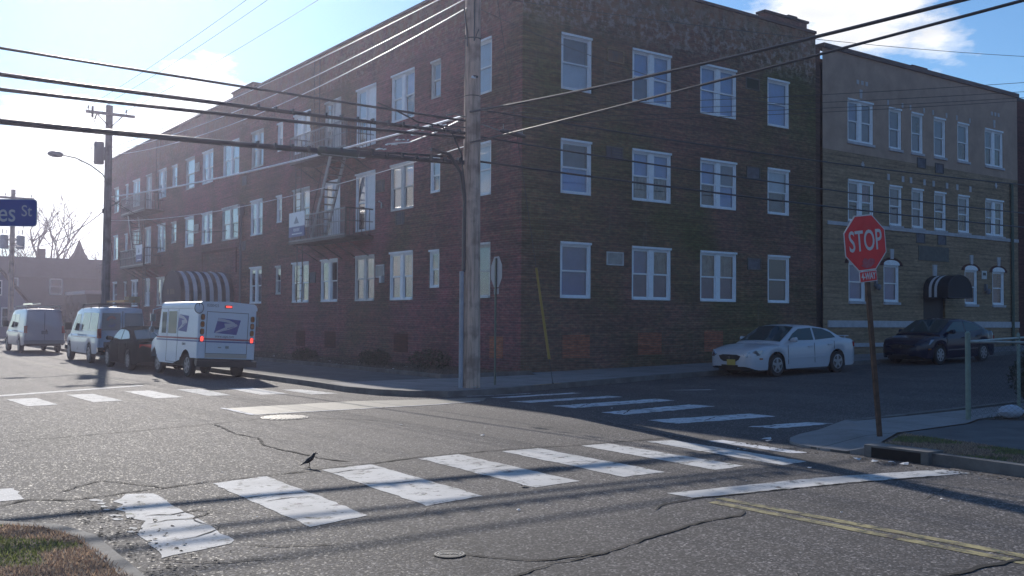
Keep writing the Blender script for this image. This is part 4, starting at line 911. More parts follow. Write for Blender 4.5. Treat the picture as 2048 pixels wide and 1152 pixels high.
# running along the cross street through the corner pole
for i, (zp, zl, r, lab) in enumerate([(6.30, 6.40, .026, 'thin uppermost of the four black cables crossing the sky left of the corner pole'),
        (6.02, 5.94, .040, 'second from top of the four black cables left of the corner pole'),
        (5.92, 5.68, .036, 'third from top of the four black cables left of the corner pole'),
        (5.34, 5.12, .056, 'thickest and lowest of the four black cables left of the corner pole')]):
    a = Vector((wx, -4.1, zl+1.2)); b = Vector((-4.5, -4.1, zp)); pts = []
    for k in range(61):
        f_ = k/60; x = a.x+(b.x-a.x)*f_
        # parabola through the far end, (x=-14.3, zl) and the pole
        fm = (-14.3-a.x)/(b.x-a.x); lin = a.z+(b.z-a.z)*fm; sg = (lin-zl)/(4*fm*(1-fm))
        pts.append((x, -4.1+(.02*i), a.z+(b.z-a.z)*f_-sg*4*f_*(1-f_)))
    mb = MB(); mb.tube(pts, r, 8)
    if i == 0: mb.tube([(-6.9, -4.1, 6.42), (-6.4, -4.1, 6.3), (-5.9, -4.12, 6.12), (-5.3, -4.1, 6.1), (-4.55, -4.1, 6.15)], .018, 6)
    if i == 3: mb.tube([(-9.8, -4.05, 5.21), (-8.9, -4.05, 5.24), (-7.6, -4.05, 5.28), (-6.2, -4.05, 5.38), (-5.2, -4.05, 5.42)], .03, 6)
    if i in (1, 3):     # lashing clamps
        for q in range(14):
            x = -9.6+q*.37; j = min(range(61), key=lambda k_: abs(pts[k_][0]-x)); z = pts[j][2]; mb.box(x-.02, x+.02, -4.16, -4.04, z-.02, z+r+.028)
    tag(mb.build('overhead_cable', CABLE, None, smooth=True), lab, 'cable', GX)
t = empty('cable_splice_case', (-7.8, -4.06, 5.24), 'long dark green splice case slung under the lowest cable in front of the fire escape', 'splice case')
mb = MB(); mb.tube([(-.48, 0, -.01), (-.44, 0, -.01), (.44, 0, .01), (.48, 0, .01)], [.05, .095, .095, .05], 12); mb.build('case', mat('splice_green', (.03, .055, .045), .45), t, smooth=True)
mb = MB(); mb.box(-.42, .42, -.1, -.08, -.09, -.075); mb.box(-.45, .45, -.02, .02, .085, .1); mb.build('clamp_rail', GALV, t)
for k, (z0, z1, r, sag, lab) in enumerate([(6.62, 8.5, .020, .55, 'uppermost dark cable running right from the corner pole across the brick wall'),
        (5.98, 7.0, .022, .5, 'middle dark cable running right from the corner pole towards the tan building'),
        (5.40, 6.1, .026, .35, 'lowest dark cable running right from the corner pole, just above the stop sign')]):
    z1 = [8.35, 6.75, 5.95][k]
    cable('overhead_cable', (-4.3, -4.08, z0), (45, -4.1, z1), r, sag, CABLE, lab, 'dark cables running right from the corner pole', n=30)
t = empty('cable_splice_case', (-3.25, -4.09, 6.16), 'short black splice case on the cable just right of the corner pole', 'splice case')
mb = MB(); mb.tube([(-.38, 0, .03), (-.32, 0, .03), (.32, 0, -.03), (.38, 0, -.03)], [.02, .055, .055, .02], 10); mb.build('case', CABLE, t, smooth=True)
mb = MB(); mb.tube([(-.9, 0, .12), (-.38, 0, .03)], .014, 6); mb.bar((-.28, 0, .03), (-.28, 0, .2), .012); mb.bar((-.38, 0, .03), (.28, 0, .055), .012); mb.bar((.28, 0, -.03), (.28, 0, .16), .012); mb.build('hanger', GALV, t)
# running along the left street through the corner pole
for (zl, zp, zs, r, m1, lab) in [(6.95, 6.50, 5.9, .028, CABLE, 'thick black cable rising from the corner pole to the upper right over the brick wall'),
                                 (6.0, 5.78, 5.65, .022, CABLE, 'thinner black cable below it rising from the corner pole to the top right corner')]:
    # towards the camera side
    y = {5.9: -16.0, 5.65: -16.9}[zs]; zq = {5.9: 5.96, 5.65: 5.74}[zs]
    far = Vector((-4.9, -42, zp+.6)); a = Vector((-4.55, -4.2, zp)); fm = (y-a.y)/(far.y-a.y); lin = a.z+(far.z-a.z)*fm; sg = (lin-zq)/(4*fm*(1-fm))
    cable('overhead_cable', a, far, r, sg, m1, lab, None)
def wire2(a, b, via, r, m_, lab, grp, n=40):
    a = Vector(a); b = Vector(b); fm = (via[0]-a.y)/(b.y-a.y); sg = (a.z+(b.z-a.z)*fm-via[1])/(4*fm*(1-fm)); return cable('overhead_wire', a, b, r, sg, m_, lab, grp, n=n)
# bright lashed bundle down the left street
o = wire2((-4.62, -4.0, 6.42), (-5.5, 24.6, 7.25), (8.7, 6.58), .030, WIRE, 'bright silvery cable bundle sweeping from the corner pole along the brick wall', None)
wire2((-4.58, -4.05, 5.72), (-5.5, 24.6, 6.15), (8.0, 5.45), .010, WIRE, 'thin pale wire crossing in front of the stair of the nearer fire escape', None)
mb = MB(); rnd = random.Random(5)
for k in range(26):
    y = -3.7+k*.20; z = 6.40-.0*k+.05*math.sin(k*2.1)+(-.012*k); mb.box(-4.68+rnd.uniform(-.05, .05), -4.62, y, y+rnd.uniform(.05, .14), z, z+.018)
mb.tube([(-4.62, -3.9, 6.35), (-4.66, -2.9, 6.22), (-4.66, -1.6, 6.15), (-4.66, -.4, 6.28)], .016, 6)
tag(mb.build('cable_lashing', WIRE), 'tangle of bright lashing wire and clips on the cable beside the corner pole', 'cable lashing')
for k, (xp, zp) in enumerate([(-4.9, 9.35), (-4.9, 9.05), (-4.9, 8.82)]):
    wire2((xp+.3, -4.1, zp+.12), (-5.5, 24.6, 9.55-.18*k), (9.8, [9.28, 8.80, 8.40][k]), .014, WIRE, ['top', 'middle', 'lowest'][k]+' of the three bright silver wires slanting across the long brick wall', 'three bright wires over the brick wall')
for k, (xl, zl, xn, via) in enumerate([(-6.6, 11.3, -5.4, (7.57, 11.97)), (-5.7, 11.6, -4.87, (5.12, 11.45)), (-4.93, 11.3, -3.47, (1.55, 10.95))]):
    cable('overhead_wire', (xn, -4.2, 12.35), (xl, 24.55, zl), .008, .25, WIRED, ['leftmost', 'middle', 'rightmost'][k]+' of the three thin wires rising across the sky from the far pole', 'thin power lines across the left sky')
    cable('overhead_wire', (xl, 24.55, zl), (xl+.05, 50.2, 9.85), .008, .5, WIRED, ['leftmost', 'middle', 'rightmost'][k]+' thin wire from the dark pole down to the distant pole', 'thin wires between the two far poles')
cable('overhead_cable', (-5.85, 24.6, 6.55), (-5.6, 50.3, 6.5), .022, .7, CABLE, 'slack black cable from the dark pole down to the distant pole at left', None)
# service drops and thin lines heading east
cable('service_cable', (-5.5, 24.6, 7.1), (-.05, 24.6, 6.0), .02, .55, CABLE, 'short slack service cable from the dark pole to the wall above the awning', None)
cable('service_cable', (-5.3, 24.6, 6.9), (-.05, 32.5, 7.3), .012, .4, CABLE, 'thin slack drop wire from the dark pole to the far windows', None)
P0 = Vector((-4.3, -4.15, 6.5))
rr_ = fw*24+rt*(2100-1024)/F*24
for k, py in enumerate([160, 180, 192, 197]):
    e = CAMLOC+(fw+rt*(2300-1024)/F-up*((py-576-14)/F))*26
    cable('overhead_wire', (-4.3, -4.1, 6.55-.13*k+.1), e, .007, .12, WIRED, ['uppermost', 'second', 'third', 'lowest'][k]+' of four thin wires fanning right over the top windows', 'four thin wires fanning right', n=24)
cable('overhead_wire', (-4.3, -4.1, 9.3), (30, -4.1, 13.2), .009, .35, WIRED, 'thin wire across the sky just above the roof of the tan building', None)
cable('overhead_wire', (-4.3, -4.1, 10.7), (24, -6.0, 16.2), .009, .3, WIRED, 'thin wire near the top right corner of the sky', None)
cable('overhead_wire', (-4.3, -4.1, 9.0), (12.2, -.02, 9.6), .008, .45, WIRED, 'slack drop wire crossing the top windows to the right end of the brick block', None)

# ---------------------------------------------------------------- signs
RED = mat('sign_red', (.78, .022, .03), .45, var=.1, scale=3); SW = mat('sign_white', (.62, .60, .60), .45)
def octo(r, n=8, a0=PI/8): return [(r*math.cos(a0+k*PI/4), r*math.sin(a0+k*PI/4)) for k in range(8)]
t = empty('stop_sign', (-4.90, -15.17, gz(-4.9)+.10), 'red octagonal stop sign with 4-WAY plate on a leaning post at the right corner', 'stop sign')
lean = Matrix.Rotation(R(-7.2), 4, 'Y') @ Matrix.Rotation(R(-9.5), 4, 'Z')
def leaned(mb_): mb_.v = [tuple(lean @ Vector(v)) for v in mb_.v]; return mb_
mb = MB(); mb.box(-.035, .035, .0, .006, 0, 3.02); mb.box(-.035, -.029, .006, .035, 0, 3.02); mb.box(.029, .035, .006, .035, 0, 3.02); leaned(mb).build('post', mat('rusty_post', (.10, .055, .035), .8, var=.4, scale=7), t)
A = .762/2/math.cos(PI/8); zc = 2.70
mb = MB(); mb.prism([(x, -.004, zc+z) for x, z in octo(A)], (0, .003, 0)); bd = leaned(mb).build('sign_plate', SW, t)
mb = MB(); mb.prism([(x, -.0075, zc+z) for x, z in octo(A*.955)], (0, .003, 0)); leaned(mb).build('red_face', RED, t)
mb = MB(); mb.prism([(x, -.0005, zc+z) for x, z in octo(A)], (0, .0005, 0)); leaned(mb).build('sign_back', GALV, t)
text('lettering', 'STOP', .40, lean @ Matrix.Translation((0, -.0105, zc+.015)) @ Matrix.Rotation(PI/2, 4, 'X'), SW, t, .64, .004, .001)
FAD = mat('faded_sticker_film', (.42, .16, .20), .6, var=.5, scale=9, col2=(.50, .03, .04))
mb = MB()
for (cx, cz, rx, rz) in [(-.03, -.255, .055, .045), (.07, -.27, .08, .05), (.0, -.31, .10, .035)]:
    mb.poly([(cx+rx*math.cos(q*PI/6)*random.uniform(.85, 1.15), -.0088-.0006*len(mb.f), zc+cz+rz*math.sin(q*PI/6)*random.uniform(.8, 1.15)) for q in range(12)])
leaned(mb).build('faded_patch', FAD, t)
mb = MB(); mb.box(-.16, .16, -.012, -.005, 2.165, 2.315); leaned(mb).build('plate_border', SW, t)
mb = MB(); mb.box(-.15, .15, -.015, -.0125, 2.175, 2.305); leaned(mb).build('small_plate', RED, t)
text('small_lettering', '4-WAY', .125, lean @ Matrix.Translation((0, -.017, 2.24)) @ Matrix.Rotation(PI/2, 4, 'X'), SW, t, .66, .004, .001)
# back of the far stop sign
t = empty('stop_sign', (-3.40, -3.62, gz(-3.4)+.126), 'back of a stop sign on a thin green post beside the corner pole', 'stop sign')
rz = Matrix.Rotation(R(76), 4, 'Z')
mb = MB(); mb.prism([(x, -.027, 2.72+z) for x, z in octo(A*.98)], (0, .004, 0)); mb.v = [tuple(rz @ Vector(v)) for v in mb.v]; mb.build('sign_plate', mat('sign_aluminium_back', (.30, .31, .35), .5), t)
mb = MB(); mb.prism([(x, -.031, 2.72+z) for x, z in octo(A*.95)], (0, .003, 0)); mb.v = [tuple(rz @ Vector(v)) for v in mb.v]; mb.build('red_face', RED, t)
mb = MB(); mb.box(-.16, .16, -.029, -.023, 2.18, 2.32); mb.v = [tuple(rz @ Vector(v)) for v in mb.v]; mb.build('small_plate', MATS['sign_aluminium_back'], t)
mb = MB(); mb.box(-.035, .035, -.02, .01, 0, 3.05); mb.v = [tuple(rz @ Vector(v)) for v in mb.v]; mb.build('post', GREENM, t)
# street name blade near the camera
dsn = 8.4
ctr = CAMLOC+(fw+rt*((-20)-1024)/F-up*((425-576)/F))*dsn
t = empty('street_name_sign', (ctr.x, ctr.y, .09), 'blue street name sign with white lettering at the left edge', 'street sign', rot=(0, 0, -YAW+R(2)))
zc = ctr.z-.09
SB = mat('sign_blue', (.06, .09, .34), .45)
def rrect(w_, h_, r, y):
    return [(sx*(w_/2-r)+r*math.cos(a0+q*PI/8), y, sz*(h_/2-r)+r*math.sin(a0+q*PI/8)) for (sx, sz, a0) in ((1, 1, 0), (-1, 1, PI/2), (-1, -1, PI), (1, -1, 3*PI/2)) for q in range(5)]
mb = MB(); mb.prism([(x, y, zc+z) for x, y, z in rrect(.78, .232, .028, 0)], (0, .006, 0)); mb.build('blade', SW, t)
mb = MB(); mb.prism([(x, y, zc+z) for x, y, z in rrect(.768, .220, .024, -.002)], (0, .0015, 0)); mb.build('blue_face', SB, t)
text('lettering', 'es', .22, Matrix.Translation((.142, -.0035, zc-.008)) @ Matrix.Rotation(PI/2, 4, 'X'), SW, t, .80, .001, .001)
text('lettering', 'St', .135, Matrix.Translation((.305, -.0035, zc+.012)) @ Matrix.Rotation(PI/2, 4, 'X'), SW, t, .85, .0, .001)
mb = MB(); mb.tube([(-.08, .03, 0), (-.08, .03, zc-.11)], .03, 10); mb.build('post', GALV, t)
mb = MB(); mb.box(-.12, -.04, -.0, .05, zc-.15, zc-.118); mb.build('bracket', GALV, t)

# ---------------------------------------------------------------- vehicles
TYRE = mat('tyre_rubber', (.02, .02, .022), .8); RIM = mat('alloy_rim', (.36, .37, .40), .35, metal=.6); STEELRIM = mat('steel_rim', (.22, .22, .24), .45, metal=.4)
TRIM = mat('black_trim', (.02, .02, .022), .5); CHROME = mat('chrome', (.6, .6, .62), .15, metal=1.0)
LENS_R = mat('red_lens', (.30, .015, .012), .15, coat=.6); LENS_A = mat('amber_lens', (.35, .11, .02), .25, coat=.5); LENS_C = mat('clear_lens', (.30, .32, .36), .1, coat=1.0, metal=.5); LENS_LIT = mat('lit_brake_lens', (.6, .02, .02), .3, emit=(1, .08, .06), estr=1.1)
def lerp_tab(tab, x):
    if x <= tab[0][0]: return tab[0][1]
    for (a, va), (b, vb) in zip(tab, tab[1:]):
        if x <= b:
            f_ = (x-a)/(b-a); f_ = f_*f_*(3-2*f_) if False else f_; return va+(vb-va)*f_
    return tab[-1][1]
def wheel(parent, x, y, r, w_, spokes, rimm):
    s = 1 if y > 0 else -1
    mb = MB(); mb.lathe([(r*.62, -w_/2), (r*.93, -w_/2), (r, -w_/2+.03), (r, w_/2-.03), (r*.93, w_/2), (r*.62, w_/2)], (0, 0, 0), 'y', 28)
    wh = mb.build('wheel', TYRE, parent, smooth=True, loc=(x, y, r))
    rm = MB(); yo = s*(w_/2+.006); yi = s*(w_/2+.001)
    rm.lathe([(r*.64, yi), (r*.66, yo), (r*.60, yo+s*.004), (r*.58, yi)], (0, 0, 0), 'y', 28)
    rm.lathe([(r*.16, yi), (r*.15, yo), (.02, yo+s*.01)], (0, 0, 0), 'y', 12)
    for k in range(spokes):
        a = 2*PI*k/spokes+.3; c, sn = math.cos(a), math.sin(a); w2 = r*(.10 if spokes > 5 else .13)
        pts = [(c*r*.12-sn*w2, sn*r*.12+c*w2), (c*r*.61-sn*w2*.8, sn*r*.61+c*w2*.8), (c*r*.61+sn*w2*.8, sn*r*.61-c*w2*.8), (c*r*.12+sn*w2, sn*r*.12-c*w2)]
        rm.prism([(px, yo+s*.002, pz) for px, pz in pts], (0, -s*.006, 0))
    rm.build('rim', rimm, wh)
    dk = MB(); dk.lathe([(r*.6, yi-s*.0), (r*.6, yi+s*.001)], (0, 0, 0), 'y', 20); dk.build('brake_disc', mat('brake_dark', (.05, .05, .05), .6), wh)
    return wh
def car(t, paint, L_, W_, axles, wr, top, plan, cabin, glassy, spokes, rimm, sill=.20, tub=1.0, trimline=None, tumb=.14, shoulder=.0, bow=.03, roofcrown=.03):
    """top: bonnet/belt/boot height table; plan: half-width table; cabin: dict(base=[x0,x1], prof=[(x,z)...], belt=z table)"""
    xs = set()
    n = 54
    for k in range(n+1): xs.add(round(-L_/2+L_*k/n, 4))
    Ra = wr*1.17
    for ax in axles:
        for k in range(15): xs.add(round(ax-Ra+2*Ra*k/14, 4))
    xs.add(round(-L_/2+.03, 4)); xs.add(round(L_/2-.03, 4))
    xs = sorted(xs); rows = []
    mb = MB()
    for x in xs:
        w_ = lerp_tab(plan, x); zt = lerp_tab(top, x); e = min(x+L_/2, L_/2-x)
        zb = sill+.10*max(0, 1-e/.35)**2
        for ax in axles:
            if abs(x-ax) < Ra: zb = max(zb, wr+math.sqrt(max(0, Ra*Ra-(x-ax)**2)))
        zb = min(zb, zt-.12)
        pr = [(w_*.975, zb), (w_*.995, zb+(zt-zb)*.18), (w_, zb+(zt-zb)*.5), (w_*.988, zb+(zt-zb)*.78), (w_*.955, zt-.035), (w_*.90, zt-.005), (w_*.72, zt+.018), (w_*.4, zt+.03), (0, zt+.034)]
        rows.append([(x, y, z) for y, z in pr]+[(x, -y, z) for y, z in pr[-2::-1]])
    m_ = len(rows[0])
    for r_ in rows: mb.v += r_
    for i in range(len(rows)-1):
        for j in range(m_-1): mb.f.append((i*m_+j, i*m_+j+1, (i+1)*m_+j+1, (i+1)*m_+j)); mb.mi.append(0)
    mb.f.append(tuple(range(m_))); mb.mi.append(0); mb.f.append(tuple((len(rows)-1)*m_+j for j in range(m_))[::-1]); mb.mi.append(0)
    # cabin
    cp = cabin['prof']; cx = []
    for (a, za), (b, zb_) in zip(cp, cp[1:]):
        for k in range(5): cx.append(a+(b-a)*k/5)
    cx.append(cp[-1][0])
    zr = max(z for _, z in cp)
    def wy(x, z):
        zb_ = lerp_tab(top, x)-.02; wb = lerp_tab(plan, x)*.945
        f_ = (z-zb_)/max(.05, zr-zb_); return wb-tumb*f_-.02*f_*f_
    crow = []
    for x in cx:
        z = lerp_tab(cp, x); zb_ = lerp_tab(top, x)-.03; z = max(z, zb_+.01)
        ys = wy(x, z-.04 if z-.04 > zb_ else zb_)
        pr = [(wy(x, zb_), zb_), (wy(x, (zb_+z-.04)/2), (zb_+z-.04)/2), (ys, max(z-.045, zb_+.003)), (ys-.04, z-.012), (ys*.65, z+roofcrown*.6), (0, z+roofcrown)]
        crow.append([(x, y, q) for y, q in pr]+[(x, -y, q) for y, q in pr[-2::-1]])
    o = len(mb.v); cm = len(crow[0])
    for r_ in crow: mb.v += r_
    for i in range(len(crow)-1):
        for j in range(cm-1): mb.f.append((o+i*cm+j, o+i*cm+j+1, o+(i+1)*cm+j+1, o+(i+1)*cm+j)); mb.mi.append(0)
    for i in (0, len(crow)-1): mb.f.append(tuple(o+i*cm+j for j in range(cm))); mb.mi.append(0)
    body = mb.build('body', paint, t, smooth=50)
    ub = MB(); ub.box(-L_/2+.25, L_/2-.25, -W_/2+.24, W_/2-.24, sill-.03, .62); ub.box(-L_/2+.5, L_/2-.5, -W_/2+.1, W_/2-.1, sill-.01, sill+.14) if False else None
    ub.build('underbody', TRIM, t)
    for ax in axles:
        for s in (1, -1):
            wheel(t, ax, s*(W_/2-.12), wr, .2, spokes, rimm)
            ar = MB(); ar.tube([(ax+Ra*math.cos(PI*k/12), s*(W_/2-.19), wr+Ra*math.sin(PI*k/12)) for k in range(13)], .03, 6); ar.build('wheel_arch_liner', TRIM, t)
    return body, wy
def side_patch(t, name, m_, wy, pts, s, off=.006):
    mb = MB()
    # split between x for curvature
    mb.poly([(x, s*(wy(x, z)+off), z) for x, z in pts]); return mb.build(name, m_, t)
def lane_patch(t, name, m_, wy, prof, inset, off, bow=.03, n=8, crown=.03):
    """windscreen / rear window across the cabin following prof [(x,z)...]"""
    mb = MB(); rows = []
    for (x, z) in prof:
        w_ = wy(x, z)-inset; rows.append([(x+off[0], w_*(-1+2*k/n), z+off[1]+crown*(1-(-1+2*k/n)**2)) for k in range(n+1)])
    for a, b in zip(rows, rows[1:]):
        for k in range(n): mb.quad(a[k], a[k+1], b[k+1], b[k])
    return mb.build(name, m_, t, smooth=True)
def plate(t, x, z, txt, m_, face, y=0.0):
    mb = MB(); mb.box(x-.006, x+.006, y-.155, y+.155, z-.08, z+.08); p = mb.build('licence_plate', m_, t)
    if txt:
        rot = Matrix.Rotation(PI/2 if face > 0 else -PI/2, 4, 'Z') @ Matrix.Rotation(PI/2, 4, 'X')
        text('plate_lettering', txt, .1, Matrix.Translation((x+face*.008, y, z)) @ rot, mat('plate_ink', (.05, .05, .10), .6), p, .75, 0, .0005)
    return p
def pill(mb, x, y, z, w_, h_, d, n=5, mi=0):
    pts = []
    r = min(w_, h_)/2*.75
    for (sy, sz, a0) in ((1, 1, 0), (-1, 1, PI/2), (-1, -1, PI), (1, -1, 3*PI/2)):
        for q in range(n): a = a0+q*PI/2/(n-1); pts.append((x, y+sy*(w_/2-r)+r*math.cos(a), z+sz*(h_/2-r)+r*math.sin(a)))
    mb.prism(pts, (d, 0, 0), mi)

# white saloon, nose to the left
SIL = mat('white_car_paint', (.50, .52, .58), .35, coat=.8); DK = mat('dark_blue_car_paint', (.006, .010, .032), .12, spec=.5); GRN = mat('dark_green_car_paint', (.010, .016, .020), .5, spec=0.0, coat=.03)
def sedan(name, loc, rot, label, paint, rimm, spokes, kind):
    t = empty(name, loc, label, 'car', 'cars parked along the kerb', rot)
    if kind == 'white':
        L_, W_, wb = 4.82, 1.79, 2.75; wr = .325; ax = (1.40, -1.35)
        top = [(-2.41, .70), (-2.38, .93), (-2.2, .99), (-1.75, 1.03), (-1.2, 1.00), (0, .95), (.9, .93), (1.05, .915), (1.7, .88), (2.15, .80), (2.32, .74), (2.38, .68), (2.41, .58)]
        plan = [(-2.41, .62), (-2.33, .76), (-2.1, .85), (-1.5, .89), (1.3, .89), (1.9, .87), (2.2, .82), (2.32, .76), (2.38, .68), (2.41, .56)]
        prof = [(-1.70, 1.02), (-1.08, 1.32), (-.45, 1.41), (.0, 1.43), (.35, 1.40), (1.22, .93)]
        side = [[(-.28, 1.0), (-.28, 1.355), (.28, 1.335), (.60, 1.20), (.86, 1.01)], [(-.36, 1.0), (-.36, 1.355), (-.8, 1.32), (-1.15, 1.20), (-1.32, 1.05)]]
    elif kind == 'dark':
        L_, W_, wb = 4.57, 1.79, 2.68; wr = .32; ax = (1.36, -1.32)
        top = [(-2.28, .75), (-2.25, 1.02), (-2.0, 1.08), (-1.3, 1.06), (0, 1.00), (.95, .98), (1.6, .93), (2.02, .85), (2.18, .76), (2.25, .68), (2.28, .58)]
        plan = [(-2.28, .64), (-2.2, .78), (-2.0, .85), (-1.4, .89), (1.2, .89), (1.8, .87), (2.05, .81), (2.2, .72), (2.28, .58)]
        prof = [(-1.80, 1.07), (-1.05, 1.40), (-.4, 1.49), (.0, 1.50), (.35, 1.46), (1.30, 1.0)]
        side = [[(-.22, 1.06), (-.22, 1.41), (.3, 1.40), (.65, 1.24), (.95, 1.07)], [(-.30, 1.06), (-.30, 1.41), (-.8, 1.37), (-1.1, 1.26), (-1.28, 1.12)]]
    else:
        L_, W_, wb = 4.5, 1.74, 2.62; wr = .31; ax = (1.36, -1.26)
        top = [(-2.25, .72), (-2.22, .93), (-2.0, .97), (-1.3, .96), (0, .92), (.9, .90), (1.6, .82), (2.0, .72), (2.18, .6), (2.25, .5)]
        plan = [(-2.25, .66), (-2.17, .79), (-1.95, .84), (-1.4, .87), (1.2, .87), (1.8, .83), (2.1, .74), (2.2, .6), (2.25, .5)]
        prof = [(-1.78, .95), (-1.0, 1.28), (-.4, 1.37), (.0, 1.38), (.3, 1.35), (1.15, .92)]
        side = [[(-.22, .97), (-.22, 1.30), (.28, 1.29), (.55, 1.17), (.82, .98)], [(-.30, .97), (-.30, 1.30), (-.8, 1.25), (-1.1, 1.14), (-1.28, 1.02)]]
    body, wy = car(t, paint, L_, W_, ax, wr, top, plan, dict(prof=prof), None, spokes, rimm)
    for s in (1, -1):
        for q in side: side_patch(t, 'side_window', CARGLASS_C, wy, q, s, .005)
        mr = MB(); mr.tube([(.72, s*(W_/2-.10), top_at(top, .7)+.07), (.74, s*(W_/2+.02), top_at(top, .7)+.09), (.75, s*(W_/2+.13), top_at(top, .7)+.10), (.75, s*(W_/2+.17), top_at(top, .7)+.10)], [.03, .07, .075, .03], 10); mr.build('door_mirror', paint, t, smooth=True)
        tr = MB()
        for x in (.93, -.26, -1.18):
            ww = lambda x_, z_: lerp_tab(plan, x_)*1.001+.0015
            tr.bar((x, s*ww(x, .5), .34 if abs(x-ax[1]) > .4 else .72), (x, s*(lerp_tab(plan, x)*.992+.002), top_at(top, x)-.05), .010, .008)
        tr.build('door_seam', TRIM, t)
        hd = MB()
        for x in (-.05, -.98): hd.box(x-.10, x+.10, s*lerp_tab(plan, x)-.004 if s > 0 else -lerp_tab(plan, x)-.022, s*lerp_tab(plan, x)+.022 if s > 0 else -lerp_tab(plan, x)+.004, top_at(top, x)-.155, top_at(top, x)-.12)
        hd.build('door_handle', paint if kind != 'dark' else paint, t)
        ml = MB(); zt_ = .50 if kind == 'white' else .47
        ml.bar((.95, s*(lerp_tab(plan, .9)+.004), zt_), (-.9, s*(lerp_tab(plan, -.9)+.004), zt_+.02), .016, .035 if kind == 'white' else .03)
        ml.build('side_moulding', CHROME if kind == 'dark' else paint, t)
        # lamps
        hl = MB(); xb = L_/2
        if kind == 'white': P_ = [(xb-.05, .58, .57), (xb-.12, .70, .575), (xb-.36, .84, .63), (xb-.44, .86, .76), (xb-.24, .78, .765), (xb-.10, .60, .73), (xb-.02, .48, .64)]
        else: P_ = [(xb-.10, .56, .60), (xb-.18, .72, .62), (xb-.42, .82, .68), (xb-.62, .86, .84), (xb-.50, .78, .84), (xb-.25, .62, .78), (xb-.08, .50, .67)]
        c_ = Vector([sum(p[i] for p in P_)/len(P_) for i in range(3)])
        hl.prism([(p[0]+.06, s*(p[1]+.035), p[2]) for p in P_], (-.14, -s*.09, 0)); hl.build('headlight', LENS_C, t)
        am = MB(); am.prism([(xb-.30, s*.835, .50), (xb-.42, s*.86, .50), (xb-.42, s*.86, .54), (xb-.30, s*.835, .545)], (0, -s*.06, 0)); am.build('marker_lamp', LENS_A, t)
        tl = MB()
        if kind == 'green': tl.prism([(-xb-.008, s*.30, .72), (-xb-.008, s*.62, .72), (-xb+.05, s*.74, .74), (-xb+.05, s*.74, .85), (-xb-.008, s*.62, .85), (-xb-.008, s*.34, .85)], (.08, 0, 0))
        else: tl.prism([(-xb+.0, s*.50, .70), (-xb+.04, s*.72, .72), (-xb+.18, s*.835, .76), (-xb+.18, s*.835, .90), (-xb+.03, s*.74, .90), (-xb+.0, s*.5, .86)], (.05, -s*.03, 0))
        tl.build('taillight', LENS_R, t)
    ws = [p for p in prof if p[0] >= prof[-2][0]]; x0_, z0_ = prof[-1]; x1_, z1_ = prof[-2]
    dn = Vector((z1_-z0_, x0_-x1_)).normalized()*.008
    lane_patch(t, 'windscreen', CARGLASS_C, wy, [(x0_+(x1_-x0_)*f_, z0_+(z1_-z0_)*f_) for f_ in (.10, .35, .6, .80, .97)], .07, (abs(dn.x), abs(dn.y)))
    x0_, z0_ = prof[0]; x1_, z1_ = prof[1]
    lane_patch(t, 'rear_window', CARGLASS_C, wy, [(x0_+(x1_-x0_)*f_, z0_+(z1_-z0_)*f_) for f_ in (.12, .35, .6, .8, .95)], .10, (-.006, .008))
    g_ = MB(); xb = L_/2
    g_.prism([(xb+.012, y, z) for y, z in ([(-.40, .60), (-.34, .50), (-.22, .44), (.22, .44), (.34, .50), (.40, .60), (.25, .635), (-.25, .635)] if kind == 'white' else [(-.45, .64), (-.3, .54), (.3, .54), (.45, .64), (.2, .67), (-.2, .67)])], (-.16, 0, 0))
    g_.build('grille', TRIM, t)
    lo = MB(); lo.box(xb-.12, xb+.016, -.30, .30, .30, .345); lo.build('lower_intake', TRIM, t)
    if kind == 'white':
        for s in (1, -1):
            fg = MB(); fg.lathe([(.055, -.1), (.055, .0), (.045, .012)], (xb-.055, s*.60, .33), 'x', 12); fg.build('fog_lamp', LENS_C, t)
        em = MB(); em.lathe([(.05, -.02), (.05, .022)], (xb+.0, 0, .56), 'x', 12); em.build('badge', CHROME, t)
        sp = MB(); sp.box(-2.34, -2.14, -.55, .55, 1.06, 1.085); sp.box(-2.25, -2.2, -.5, -.46, .98, 1.07); sp.box(-2.25, -2.2, .46, .5, .98, 1.07); sp.build('boot_spoiler', paint, t)
        plate(t, xb+.03, .42, '', mat('plate_yellow', (.50, .38, .10), .5), 1, .08)
    if kind == 'green': plate(t, -xb-.012, .78, '', mat('plate_pale', (.55, .58, .62), .5), -1)
    if kind == 'dark':
        em = MB(); em.lathe([(.045, -.02), (.045, .022)], (xb+.0, 0, .60), 'x', 12); em.build('badge', CHROME, t)
    ins = MB(); zb_ = top_at(top, 0)
    return t
def top_at(top, x): return lerp_tab(top, x)
CARGLASS_C = mat('car_glass_dark', (.015, .05, .06), .04, spec=.6)  # teal of the windows' reflections put into the base colour
xc = (5.62+8.40)/2-.0
sedan('parked_car', (7.0, -3.85, gz(7.0)+.004), (0, .02, PI), 'white four door saloon parked facing left before the dark brick wall', SIL, RIM, 5, 'white')
sedan('parked_car', (15.35, -3.75, gz(15.35)+.004), (0, .02, PI), 'dark blue saloon with wind-down chrome strip parked before the tan building'.replace('wind-down ', ''), DK, RIM, 7, 'dark')
sedan('parked_car', (-7.65, 10.95, .002), (0, 0, PI/2), 'dark green saloon seen from behind, parked ahead of the white mail truck', GRN, STEELRIM, 7, 'green')

